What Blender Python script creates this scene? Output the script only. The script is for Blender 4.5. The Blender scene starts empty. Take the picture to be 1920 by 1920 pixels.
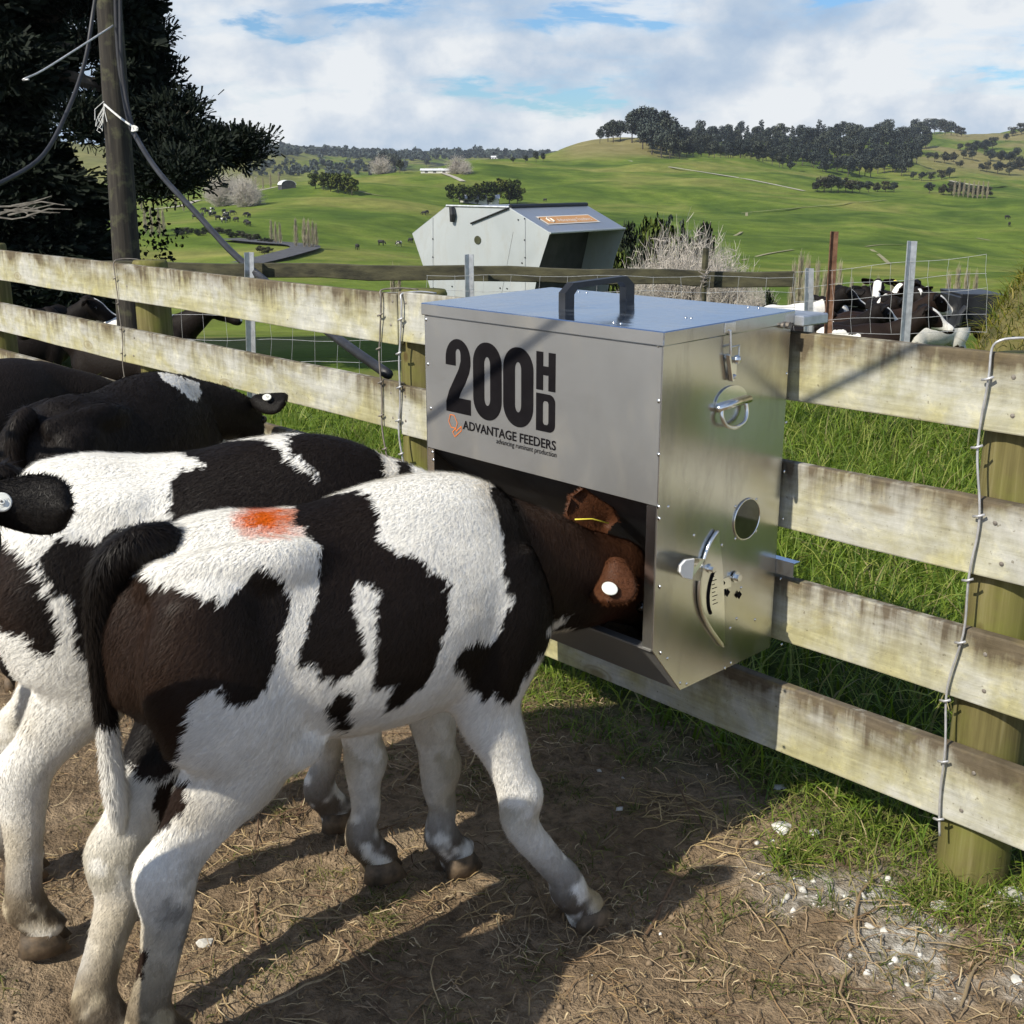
import bpy, bmesh, math, random
import numpy as np
from mathutils import Vector, Matrix, noise as mnoise

random.seed(7); rng = np.random.default_rng(7)
scn = bpy.context.scene
col = scn.collection
R = math.radians

# ------------------------------------------------------------------ camera
F_PX, HOR, EYE = 2200.0, 338.0, 1.55          # focal length in photo pixels, horizon row, eye height
PITCH = math.atan((960 - HOR) / F_PX); YAW = R(42.3)
FH = np.array([-math.cos(YAW), math.sin(YAW), 0.0])      # horizontal view direction
RT = np.array([math.sin(YAW), math.cos(YAW), 0.0])
UPV = np.array([0, 0, 1.0])
FW = FH * math.cos(PITCH) - UPV * math.sin(PITCH)
CU = FH * math.sin(PITCH) + UPV * math.cos(PITCH)
CAM = np.array([0, 0, EYE])
cd = bpy.data.cameras.new('camera'); cam = bpy.data.objects.new('camera', cd); col.objects.link(cam)
cd.sensor_width = 36; cd.sensor_fit = 'HORIZONTAL'; cd.lens = F_PX / 1920 * 36
cd.clip_start = 0.05; cd.clip_end = 12000
M = Matrix.Identity(4)
for i in range(3):
    M[i][0] = RT[i]; M[i][1] = CU[i]; M[i][2] = -FW[i]; M[i][3] = CAM[i]
cam.matrix_world = M
scn.camera = cam

# ------------------------------------------------------------------ light
SUN_EL = R(39); SUN_DIR = np.array([-0.04, -1.0, 0]); SUN_DIR /= np.linalg.norm(SUN_DIR)   # towards the sun
sun_v = Vector((SUN_DIR[0] * math.cos(SUN_EL), SUN_DIR[1] * math.cos(SUN_EL), math.sin(SUN_EL)))
sl = bpy.data.lights.new('sun', 'SUN'); sl.energy = 5.0; sl.angle = R(0.5); sl.color = (1.0, 0.93, 0.80)
so = bpy.data.objects.new('sun', sl); col.objects.link(so)
so.rotation_euler = sun_v.to_track_quat('Z', 'Y').to_euler(); so.location = (6, -30, 30)

scn.view_settings.view_transform = 'Standard'; scn.view_settings.look = 'None'
scn.view_settings.gamma = 1; scn.view_settings.exposure = 0.50
try: scn.view_settings.use_curve_mapping = False
except Exception: pass
scn.cycles.max_bounces = 8; scn.cycles.transparent_max_bounces = 12

# ------------------------------------------------------------------ node helper
class NT:
    def __init__(self, tree): self.t = tree; self.n = tree.nodes; self.l = tree.links
    def add(self, kind, **kw):
        n = self.n.new(kind); ins = kw.pop('ins', {})
        for k, v in kw.items(): setattr(n, k, v)
        for k, v in ins.items():
            s = n.inputs[k]
            if isinstance(v, bpy.types.NodeSocket): self.l.new(v, s)
            else: s.default_value = v
        return n
    def math(self, op, a, b=None, clamp=False):
        n = self.n.new('ShaderNodeMath'); n.operation = op; n.use_clamp = clamp
        for i, v in enumerate((a, b)):
            if v is None: continue
            if isinstance(v, bpy.types.NodeSocket): self.l.new(v, n.inputs[i])
            else: n.inputs[i].default_value = v
        return n.outputs[0]
    def noise(self, vec, scale, detail=4, rough=0.55, dist=0.0):
        n = self.add('ShaderNodeTexNoise', ins={'Scale': scale, 'Detail': detail, 'Roughness': rough, 'Distortion': dist})
        if vec is not None: self.l.new(vec, n.inputs['Vector'])
        return n.outputs['Fac']
    def ramp(self, fac, stops, interp='LINEAR'):
        n = self.n.new('ShaderNodeValToRGB'); cr = n.color_ramp; cr.interpolation = interp
        while len(cr.elements) > 1: cr.elements.remove(cr.elements[-1])
        cr.elements[0].position = stops[0][0]; cr.elements[0].color = c4(stops[0][1])
        for p, c in stops[1:]:
            e = cr.elements.new(p); e.color = c4(c)
        if fac is not None: self.l.new(fac, n.inputs[0])
        return n.outputs[0]
    def mix(self, fac, a, b, mode='MIX'):
        n = self.n.new('ShaderNodeMix'); n.data_type = 'RGBA'; n.blend_type = mode
        for s, v in ((n.inputs[0], fac), (n.inputs[6], a), (n.inputs[7], b)):
            if isinstance(v, bpy.types.NodeSocket): self.l.new(v, s)
            elif s.type == 'RGBA': s.default_value = c4(v)
            else: s.default_value = v
        return n.outputs[2]
    def mapping(self, vec, scale=(1, 1, 1), loc=(0, 0, 0), rot=(0, 0, 0)):
        n = self.add('ShaderNodeMapping', ins={'Scale': scale, 'Location': loc, 'Rotation': rot}); self.l.new(vec, n.inputs[0])
        return n.outputs[0]
def c4(c):
    if isinstance(c, (int, float)): return (c, c, c, 1)
    return tuple(c) if len(c) == 4 else (c[0], c[1], c[2], 1)

def new_mat(name, rough=0.8, metal=0.0, color=(0.5, 0.5, 0.5), spec=None):
    m = bpy.data.materials.new(name); m.use_nodes = True
    nt = NT(m.node_tree); b = m.node_tree.nodes['Principled BSDF']
    b.inputs['Base Color'].default_value = c4(color); b.inputs['Roughness'].default_value = rough
    b.inputs['Metallic'].default_value = metal
    if spec is not None: b.inputs['Specular IOR Level'].default_value = spec
    return m, nt, b
def bump(nt, b, height, strength=0.3, dist=0.01):
    n = nt.add('ShaderNodeBump', ins={'Strength': strength, 'Distance': dist, 'Height': height})
    nt.l.new(n.outputs[0], b.inputs['Normal'])
def coords(nt, kind='Object'):
    return nt.add('ShaderNodeTexCoord').outputs[kind]
def noisy(name, c1, c2, scale=8, rough=0.8, metal=0.0, bscale=None, bstr=0.3, bdist=0.005, lo=0.35, hi=0.65, spec=None, stretch=(1, 1, 1)):
    m, nt, b = new_mat(name, rough, metal, c1, spec)
    v = nt.mapping(coords(nt), stretch)
    nt.l.new(nt.ramp(nt.noise(v, scale, 6), [(lo, c1), (hi, c2)]), b.inputs['Base Color'])
    if bscale: bump(nt, b, nt.noise(v, bscale, 5), bstr, bdist)
    return m

# ------------------------------------------------------------------ sky
w = bpy.data.worlds.new('World'); scn.world = w; w.use_nodes = True
nt = NT(w.node_tree); bg = w.node_tree.nodes['Background']
sky = nt.add('ShaderNodeTexSky', sky_type='NISHITA', sun_disc=False, sun_elevation=SUN_EL, sun_rotation=R(182),
             air_density=1.0, dust_density=0.6, ozone_density=1.5)
gen = coords(nt, 'Generated')
sep = nt.add('ShaderNodeSeparateXYZ', ins={0: gen})
zc = nt.math('MAXIMUM', nt.math('ADD', sep.outputs[2], 0.16), 0.05)
pl = nt.add('ShaderNodeCombineXYZ', ins={0: nt.math('DIVIDE', sep.outputs[0], zc), 1: nt.math('DIVIDE', sep.outputs[1], zc), 2: 0.0}).outputs[0]
big = nt.noise(nt.mapping(pl, (1, 1, 1), (3.1, 1.7, 0)), 1.15, 5, 0.52, 0.3)
fine = nt.noise(nt.mapping(pl, (1, 1, 1), (0.4, 5.2, 2)), 3.2, 7, 0.6, 0.35)
dens = nt.math('ADD', nt.math('MULTIPLY', big, 0.6), nt.math('MULTIPLY', fine, 0.4))
low = nt.ramp(sep.outputs[2], [(0.0, 0.22), (0.10, 0.16), (0.155, 0.07), (0.24, 0.02), (0.40, 0.0), (1.0, 0.0)])
dens = nt.math('ADD', nt.math('SUBTRACT', dens, 0.125), low)
mask = nt.ramp(dens, [(0.41, 0.0), (0.455, 0.75), (0.52, 1.0)])
wob2 = nt.add('ShaderNodeVectorMath', operation='SCALE', ins={0: nt.add('ShaderNodeTexNoise', ins={'Vector': gen, 'Scale': 16.0, 'Detail': 6.0, 'Roughness': .6}).outputs['Color'], 3: 0.055})
wv = nt.add('ShaderNodeVectorMath', operation='ADD', ins={0: nt.mapping(gen, (1, 1, 1.5), (2.0, 0.3, 0.5)), 1: wob2.outputs[0]}).outputs[0]
vo = nt.add('ShaderNodeTexVoronoi', feature='F1', normalize=True, ins={'Vector': wv, 'Scale': 9.0, 'Detail': 2.0, 'Roughness': .5, 'Lacunarity': 2.3}).outputs['Distance']
pn = nt.noise(nt.mapping(gen, (1, 1, 1.6), (2.0, 0.3, 0.5)), 9.0, 8, 0.55, 0.1)
puff = nt.math('ADD', nt.math('MULTIPLY', nt.math('SUBTRACT', 0.80, vo), 0.45), nt.math('MULTIPLY', pn, 0.55))
ccol = nt.ramp(puff, [(0.31, (4.6, 6.3, 8.9)), (0.39, (5.8, 7.4, 9.6)), (0.45, (7.0, 8.4, 10.2)), (0.50, (8.6, 9.6, 10.9)), (0.57, (11.2, 11.7, 12.2))])
skyb = nt.mix(1.0, sky.outputs[0], (1.0, 1.35, 1.75), 'MULTIPLY')
nt.l.new(nt.mix(mask, skyb, ccol), bg.inputs[0])
bg.inputs[1].default_value = 0.052

# ------------------------------------------------------------------ geometry helpers
def tag(o, label=None, cat=None, group=None, kind=None):
    if label: o['label'] = label
    if cat: o['category'] = cat
    if group: o['group'] = group
    if kind: o['kind'] = kind
    return o
def empty(name, loc, rz=0.0):
    o = bpy.data.objects.new(name, None); col.objects.link(o); o.location = loc; o.rotation_euler = (0, 0, rz)
    o.empty_display_size = 0.1
    return o
def link(name, me, mat=None, parent=None, loc=None):
    o = bpy.data.objects.new(name, me); col.objects.link(o)
    if mat is not None and not me.materials: me.materials.append(mat)
    if parent is not None:
        o.parent = parent                      # coordinates of a part are in its thing's frame
    if loc is not None: o.location = loc
    return o
def mesh_np(name, v, f, mat=None, smooth=False, colr=None, nrm=None):
    """v (n,3); f (m,k) of one polygon size, or a list of polygons."""
    me = bpy.data.meshes.new(name); v = np.asarray(v, np.float32)
    if isinstance(f, np.ndarray):
        k = f.shape[1]; m = len(f)
        me.vertices.add(len(v)); me.vertices.foreach_set('co', v.ravel())
        me.loops.add(m * k); me.loops.foreach_set('vertex_index', f.astype(np.int32).ravel())
        me.polygons.add(m); me.polygons.foreach_set('loop_start', np.arange(0, m * k, k, dtype=np.int32))
        me.update(calc_edges=True)
    else:
        me.from_pydata([tuple(map(float, p)) for p in v], [], f); me.update()
    if smooth: me.polygons.foreach_set('use_smooth', np.ones(len(me.polygons), bool))
    if colr is not None:
        a = me.color_attributes.new('tint', 'FLOAT_COLOR', 'POINT')
        c = np.ones((len(v), 4), np.float32); c[:, :3] = colr; a.data.foreach_set('color', c.ravel())
    if nrm is not None: me.normals_split_custom_set_from_vertices(nrm)
    if mat is not None: me.materials.append(mat)
    return me
class MB:
    """collects simple solids into one mesh"""
    def __init__(self): self.v = []; self.f = []
    def raw(self, vs, fs):
        o = len(self.v); self.v += [tuple(map(float, p)) for p in vs]; self.f += [tuple(i + o for i in q) for q in fs]; return self
    def box(self, a, b):
        x0, y0, z0 = a; x1, y1, z1 = b
        return self.raw([(x0, y0, z0), (x1, y0, z0), (x1, y1, z0), (x0, y1, z0), (x0, y0, z1), (x1, y0, z1), (x1, y1, z1), (x0, y1, z1)],
                        [(0, 3, 2, 1), (4, 5, 6, 7), (0, 1, 5, 4), (1, 2, 6, 5), (2, 3, 7, 6), (3, 0, 4, 7)])
    def prism(self, poly, d):
        """poly: 3-D points of one face, d: extrusion vector"""
        n = len(poly); P = [np.array(p, float) for p in poly]; d = np.array(d, float)
        vs = P + [p + d for p in P]
        fs = [tuple(range(n - 1, -1, -1)), tuple(range(n, 2 * n))] + [(i, (i + 1) % n, n + (i + 1) % n, n + i) for i in range(n)]
        return self.raw(vs, fs)
    def tube(self, pts, r, n=8, caps=True):
        P = [np.array(p, float) for p in pts]; rr = r if hasattr(r, '__len__') else [r] * len(P)
        rings = []; ref = None
        for i, p in enumerate(P):
            t = P[min(i + 1, len(P) - 1)] - P[max(i - 1, 0)]; t = t / (np.linalg.norm(t) + 1e-9)
            if ref is None: ref = np.array([0, 0, 1.0]) if abs(t[2]) < 0.9 else np.array([1.0, 0, 0])
            s = np.cross(ref, t); s /= np.linalg.norm(s) + 1e-9; u = np.cross(t, s); ref = u
            rings.append([p + rr[i] * (math.cos(a) * s + math.sin(a) * u) for a in np.linspace(0, 2 * math.pi, n, endpoint=False)])
        vs = [q for g in rings for q in g]; fs = []
        for i in range(len(P) - 1):
            for j in range(n): fs.append((i * n + j, i * n + (j + 1) % n, (i + 1) * n + (j + 1) % n, (i + 1) * n + j))
        if caps: fs += [tuple(range(n - 1, -1, -1)), tuple(range((len(P) - 1) * n, len(P) * n))]
        return self.raw(vs, fs)
    def ball(self, c, r, n=8, m=6, sc=(1, 1, 1)):
        vs = []; fs = []
        for i in range(1, m):
            th = math.pi * i / m
            for j in range(n):
                a = 2 * math.pi * j / n; vs.append((c[0] + r * sc[0] * math.sin(th) * math.cos(a), c[1] + r * sc[1] * math.sin(th) * math.sin(a), c[2] + r * sc[2] * math.cos(th)))
        for i in range(m - 2):
            for j in range(n): fs.append((i * n + j, (i + 1) * n + j, (i + 1) * n + (j + 1) % n, i * n + (j + 1) % n))
        vs += [(c[0], c[1], c[2] + r * sc[2]), (c[0], c[1], c[2] - r * sc[2])]; a = len(vs) - 2
        for j in range(n): fs += [(a, j, (j + 1) % n), (a + 1, (m - 2) * n + (j + 1) % n, (m - 2) * n + j)]
        return self.raw(vs, fs)
    def mesh(self, name, mat=None, smooth=False, bevel=0.0):
        me = mesh_np(name, self.v, self.f, mat, smooth)
        if bevel:
            bm = bmesh.new(); bm.from_mesh(me)
            es = [e for e in bm.edges if len(e.link_faces) == 2 and e.calc_face_angle(0) > 0.6]
            bmesh.ops.bevel(bm, geom=es, offset=bevel, segments=1, affect='EDGES', profile=0.5)
            bm.to_mesh(me); bm.free()
        return me
    def build(self, name, mat=None, parent=None, smooth=False, bevel=0.0):
        me = self.mesh(name, mat, smooth, bevel)
        o = link(name, me, None, parent)
        if parent is not None: o.matrix_parent_inverse = parent_inv(parent)
        return o
def world_mat(o):
    m = Matrix.LocRotScale(o.location, o.rotation_euler, o.scale)
    return m if o.parent is None else world_mat(o.parent) @ o.matrix_parent_inverse @ m
def parent_inv(p): return world_mat(p).inverted()     # parts are modelled in world coordinates
def add_world(o, parent):
    o.parent = parent; o.matrix_parent_inverse = parent_inv(parent); return o
def crom(pts, per=6):
    """Catmull-Rom through n-D points"""
    P = np.array(pts, float); out = []
    for i in range(len(P) - 1):
        p0, p1, p2, p3 = P[max(i - 1, 0)], P[i], P[i + 1], P[min(i + 2, len(P) - 1)]
        for t in np.linspace(0, 1, per, endpoint=False):
            out.append(0.5 * ((2 * p1) + (-p0 + p2) * t + (2 * p0 - 5 * p1 + 4 * p2 - p3) * t * t + (-p0 + 3 * p1 - 3 * p2 + p3) * t ** 3))
    out.append(P[-1]); return np.array(out)
def ray(x, y): return FW + RT * (x - 960) / F_PX - CU * (y - 960) / F_PX
def at(x, y, d):
    """point seen at photo pixel x, y whose horizontal distance ahead is d metres"""
    r = ray(x, y); return CAM + r * (d / (r @ FH))
def on_z(x, y, z): r = ray(x, y); return CAM + r * ((z - EYE) / r[2])
def on_y(x, y, Y): r = ray(x, y); return CAM + r * (Y / r[1])
def on_x(x, y, X): r = ray(x, y); return CAM + r * (X / r[0])
def vnoise(P, scale, seed=0.0, octv=3):
    """cheap smooth value noise on (n,3) points, 0..1"""
    P = np.asarray(P, float) * scale + seed * 17.31
    out = np.zeros(len(P)); amp = 1.0; tot = 0
    for o in range(octv):
        i = np.floor(P).astype(np.int64); f = P - i; f = f * f * (3 - 2 * f); s = 0
        for dx in (0, 1):
            for dy in (0, 1):
                for dz in (0, 1):
                    h = ((i[:, 0] + dx) * 374761393 + (i[:, 1] + dy) * 668265263 + (i[:, 2] + dz) * 1442695041 + o * 974634) & 0x7fffffff
                    h = ((h ^ (h >> 13)) * 1274126177) & 0x7fffffff; h = ((h ^ (h >> 16)) & 0xffff) / 65535.0
                    s = s + h * np.where(dx, f[:, 0], 1 - f[:, 0]) * np.where(dy, f[:, 1], 1 - f[:, 1]) * np.where(dz, f[:, 2], 1 - f[:, 2])
        out += amp * s; tot += amp; amp *= 0.5; P = P * 2.03
    return out / tot
def sstep(a, b, x): t = np.clip((x - a) / (b - a), 0, 1); return t * t * (3 - 2 * t)
# ------------------------------------------------------------------ terrain (one height field, polar rows ahead of the viewpoint)
TC = np.array([-1600, -600, 0, 150, 300, 400, 480, 600, 750, 870, 1000, 1090, 1150, 1210, 1280, 1400, 1500, 1700, 1760, 1840, 1920, 2600, 3600.])
TD = [120, 250, 430, 620, 800, 950, 1200, 1500, 2000, 2900, 3400, 4200]
TY = {   # apparent row of the ground in each column, by distance
    120:  [600] * 23,
    250:  [520, 520, 515, 512, 508, 500, 495, 500, 508, 515, 518, 520, 520, 520, 520, 520, 520, 520, 520, 520, 520, 520, 520],
    430:  [430, 430, 425, 420, 412, 405, 400, 402, 415, 430, 440, 446, 450, 450, 450, 452, 455, 462, 465, 470, 475, 480, 480],
    620:  [390, 390, 385, 380, 374, 366, 358, 351, 350, 358, 372, 378, 382, 385, 385, 390, 392, 398, 400, 402, 405, 405, 405],
    800:  [375, 375, 368, 362, 362, 360, 353, 345, 330, 310, 320, 322, 322, 326, 330, 338, 345, 358, 360, 362, 364, 364, 364],
    950:  [368, 368, 362, 355, 356, 356, 352, 348, 334, 314, 303, 300, 302, 304, 310, 318, 330, 352, 356, 356, 358, 360, 360],
    1200: [330, 330, 335, 335, 340, 343, 345, 346, 340, 322, 305, 276, 261, 262, 288, 292, 297, 316, 325, 330, 335, 338, 340],
    1500: [268, 270, 278, 284, 304, 312, 322, 328, 330, 324, 312, 300, 295, 290, 278, 276, 278, 284, 288, 296, 300, 300, 300],
    2000: [275, 275, 282, 280, 284, 280, 292, 305, 318, 318, 312, 310, 305, 300, 284, 270, 270, 262, 262, 262, 260, 250, 250],
    2900: [275, 275, 284, 282, 276, 276, 284, 292, 296, 300, 300, 302, 300, 300, 290, 280, 280, 270, 258, 262, 250, 240, 240],
    3400: [262, 262, 280, 280, 276, 272, 274, 281, 289, 285, 287, 292, 296, 296, 290, 285, 285, 280, 270, 268, 262, 250, 250],
    4200: [305] * 23}
TG = np.array([TY[d] for d in TD], float)
lTD = np.log(np.array(TD, float))
def _hermite(x, xs, Y):
    """C1 interpolation along axis 0 (monotone-ish slopes)"""
    i = np.clip(np.searchsorted(xs, x) - 1, 0, len(xs) - 2)
    m = np.gradient(Y, xs, axis=0)
    h = xs[i + 1] - xs[i]; t = (x - xs[i]) / h
    a = (2 * t**3 - 3 * t**2 + 1); b = t**3 - 2 * t**2 + t; c = -2 * t**3 + 3 * t**2; d = t**3 - t**2
    return a, b * h, c, d * h, i, m
def near_z(D, lat=None):
    return -0.72 * sstep(7.8, 11.3, D) - 0.25 * sstep(11, 15, D) - 5.0 * sstep(15, 60, D) - 8.5 * sstep(50, 140, D)
def terrain_z(D, px):
    D = np.atleast_1d(np.asarray(D, float)); px = np.broadcast_to(np.asarray(px, float), D.shape)
    # smooth in columns first (per distance row), then along distance
    cols = []
    for k in range(len(TD)):
        a, b, c, d, i, m = _hermite(px, TC, TG[k]); cols.append(a * TG[k][i] + b * m[i] + c * TG[k][i + 1] + d * m[i + 1])
    Y = np.array(cols)
    Z = EYE - (Y - HOR) / (F_PX / math.cos(PITCH)) * np.array(TD)[:, None]
    x = np.log(np.clip(D, TD[0], TD[-1])); i = np.clip(np.searchsorted(lTD, x) - 1, 0, len(TD) - 2)
    m = np.gradient(Z, lTD, axis=0); ar = np.arange(len(D)); h = lTD[i + 1] - lTD[i]; t = (x - lTD[i]) / h
    zf = (2*t**3-3*t**2+1)*Z[i, ar] + (t**3-2*t**2+t)*h*m[i, ar] + (-2*t**3+3*t**2)*Z[i+1, ar] + (t**3-t**2)*h*m[i+1, ar]
    zn = near_z(D)
    k = sstep(70, 125, D)
    z = zn * (1 - k) + zf * k
    a = (px - 960) / F_PX; P = np.stack([D, a * D, np.zeros_like(D)], 1)
    und = (vnoise(P, 1 / 70.0, 1.0, 3) - 0.5) * np.clip(D / 1000, 0.0, 1.6) * 17 * sstep(100, 300, D)
    return z + und
def lat_of(px): return (px - 960) * math.cos(PITCH) / F_PX      # lateral slope per metre ahead, at the horizon row
def ground_at(px, D):
    """point on the ground in photo column px (taken at the horizon), D ahead"""
    z = terrain_z(np.array([D]), np.array([px]))[0]; p = FH * D + RT * lat_of(px) * D
    return np.array([p[0], p[1], z])
def z_xy(x, y):
    D = x * FH[0] + y * FH[1]; L = x * RT[0] + y * RT[1]
    px = 960 + L / max(D, 0.5) * F_PX / math.cos(PITCH)
    return terrain_z(np.array([max(D, 3.0)]), np.array([px]))[0] if D > 4 else 0.0
def project(P):
    d = np.asarray(P) - CAM; w_ = d @ FW
    return 960 + F_PX * (d @ RT) / w_, 960 - F_PX * (d @ CU) / w_
_DS = np.geomspace(90, 3900, 420)
def hit(px, py, dmin=90, dmax=3900):
    """first ground point seen at photo pixel px, py beyond dmin"""
    r = ray(px, py); u = r / (r @ FH)
    pts = CAM[None] + u[None] * _DS[:, None]
    hp = 960 + (u @ RT) * F_PX / math.cos(PITCH)
    z = terrain_z(_DS, np.full_like(_DS, hp)); ok = (_DS >= dmin) & (_DS <= dmax)
    below = (pts[:, 2] <= z) & ok
    if not below.any():
        j = np.argmin(np.where(ok, np.abs(pts[:, 2] - z), 1e9))
    else: j = int(np.argmax(below))
    p = pts[j].copy(); p[2] = z[j]; return p
def dist_of(p): return float(np.dot(p, FH))

def grass_land():
    m, nt, b = new_mat('pasture', 0.95, spec=0.1)
    g = nt.add('ShaderNodeNewGeometry').outputs['Position']
    n1 = nt.noise(g, 0.011, 6, 0.6, 0.6); n2 = nt.noise(nt.mapping(g, (1, 1, 6)), 0.07, 6, 0.65); n3 = nt.noise(g, 0.9, 4, 0.7)
    a = nt.ramp(n1, [(0.36, (0.062, 0.108, 0.012)), (0.5, (0.128, 0.182, 0.024)), (0.64, (0.215, 0.222, 0.055))])
    bb = nt.ramp(n2, [(0.3, (0.55, 0.6, 0.5)), (0.7, (1.25, 1.2, 1.25))])
    c = nt.mix(1.0, a, bb, 'MULTIPLY')
    c = nt.mix(1.0, c, nt.ramp(n3, [(0.3, 0.82), (0.7, 1.15)]), 'MULTIPLY')
    t = nt.add('ShaderNodeVertexColor', layer_name='tint')
    sp = nt.add('ShaderNodeSeparateColor', ins={0: t.outputs['Color']})
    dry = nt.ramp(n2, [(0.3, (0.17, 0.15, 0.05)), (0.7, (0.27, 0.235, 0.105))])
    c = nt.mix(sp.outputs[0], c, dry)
    scrub = nt.ramp(n2, [(0.35, (0.018, 0.026, 0.018)), (0.7, (0.045, 0.055, 0.032))])
    c = nt.mix(sp.outputs[1], c, scrub)
    nt.l.new(c, b.inputs['Base Color']); bump(nt, b, nt.noise(g, 0.35, 6, 0.7), 0.35, 0.6)
    return m
M_LAND = grass_land()
def build_terrain():
    Ds = np.concatenate([np.linspace(2.6, 20, 50), np.geomspace(20.5, 4200, 300), [5200, 7000]])
    pxs = np.concatenate([np.linspace(-5200, -500, 40), np.linspace(-480, 2400, 300), np.linspace(2450, 7500, 40)])
    DD, PP = np.meshgrid(Ds, pxs, indexing='ij')
    Z = terrain_z(DD.ravel(), PP.ravel()).reshape(DD.shape)
    Z = np.where(DD > 4300, Z - (DD - 4200) * 0.03, Z)
    XY = DD[..., None] * FH + (DD * (PP - 960) * math.cos(PITCH) / F_PX)[..., None] * RT
    V = XY.copy(); V[..., 2] = Z
    inyard = (V[..., 1] < 2.9) & (V[..., 0] > -15) & (DD < 30)
    V[..., 2] = np.where(inyard, -0.16, V[..., 2] - 0.02)
    # dry (red, also painted haze and cloud shade) and scrub (green) amounts
    n = vnoise(V.reshape(-1, 3) * [1, 1, 0.3], 1 / 160.0, 3, 4).reshape(DD.shape)
    dry = np.zeros_like(DD)
    dry = np.maximum(dry, sstep(1150, 1350, DD) * sstep(1650, 1760, PP) * sstep(0.42, 0.6, n))
    dry = np.maximum(dry, 0.62 * sstep(900, 1250, DD) * sstep(640, 480, PP))  # left hills: dry grass tone, also paled in colour to stand for haze
    dry = np.maximum(dry, 0.95 * sstep(930, 1010, DD) * sstep(1010, 1090, PP) * (1 - sstep(1230, 1300, PP)) * (1 - sstep(1500, 1600, DD)))  # knoll: dull tone painted in place of cloud shadow
    dry = np.maximum(dry, 0.7 * sstep(1700, 2200, DD) * sstep(0.4, 0.6, n))
    dry = np.maximum(dry, 0.5 * (DD < 60) * (DD > 15) * sstep(0.45, 0.6, vnoise(V.reshape(-1, 3), 1 / 6.0, 5).reshape(DD.shape)))
    scr = sstep(3000, 3150, DD) * 0.9
    scr = np.maximum(scr, sstep(0.52, 0.6, n) * sstep(1500, 1900, DD) * (PP < 1100))
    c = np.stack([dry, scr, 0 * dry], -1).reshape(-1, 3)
    nr, nc = DD.shape; I = np.arange(nr * nc).reshape(nr, nc)
    f = np.stack([I[:-1, :-1], I[:-1, 1:], I[1:, 1:], I[1:, :-1]], -1).reshape(-1, 4)
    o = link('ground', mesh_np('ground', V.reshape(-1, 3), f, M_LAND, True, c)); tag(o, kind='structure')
build_terrain()

def ribbon(name, pix, wid, mat, dmin=90, lift=0.35):
    pts = crom(np.array([hit(x, y, dmin) for x, y in pix]), 10); L = []; Rr = []
    for i, p in enumerate(pts):
        t = pts[min(i + 1, len(pts) - 1)] - pts[max(i - 1, 0)]; s = np.array([-t[1], t[0], 0]); s /= np.linalg.norm(s) + 1e-9
        for lst, q in ((L, p + s * wid / 2), (Rr, p - s * wid / 2)):
            q = q.copy(); q[2] = p[2] + lift; lst.append(q)
    n = len(pts); v = np.array(L + Rr); f = np.array([(i, i + 1, n + i + 1, n + i) for i in range(n - 1)])
    return tag(link(name, mesh_np(name, v, f, mat, True)), kind='structure')
M_ROAD = noisy('asphalt', (0.055, 0.056, 0.06), (0.085, 0.085, 0.088), 0.4, 0.9)
M_TRACK = noisy('track_gravel', (0.34, 0.31, 0.24), (0.48, 0.45, 0.38), 0.3, 0.95)
M_STK = noisy('stock_track_soil', (0.20, 0.185, 0.09), (0.30, 0.28, 0.16), 0.5, 0.95)
ribbon('road', [(462, 498), (500, 490), (540, 480), (572, 470), (560, 463), (520, 459), (470, 455), (430, 452)], 7.5, M_ROAD, 100, 0.6)
ribbon('farm_track', [(1180, 303), (1260, 315), (1340, 328), (1400, 337), (1450, 348), (1508, 361)], 3.2, M_TRACK, 500)
ribbon('farm_track', [(868, 343), (850, 334), (832, 326), (826, 316)], 3.5, M_TRACK, 400)
ribbon('farm_track', [(1780, 340), (1830, 348), (1880, 351), (1925, 352)], 3.5, M_TRACK, 500)
ribbon('farm_track', [(290, 395), (340, 387), (370, 378), (420, 372), (520, 352)], 3.0, M_TRACK, 300)

for pth in ([(1392, 490), (1440, 477), (1487, 470)], [(1622, 464), (1655, 460), (1693, 460)], [(1633, 470), (1650, 482), (1667, 497)], [(1832, 448), (1856, 452)], [(640, 352), (700, 366), (760, 372)], [(1390, 400), (1500, 392), (1660, 376)], [(1290, 470), (1390, 436), (1400, 400)]): ribbon('stock_track', pth, 1.3, M_STK, 100, .2)
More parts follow.
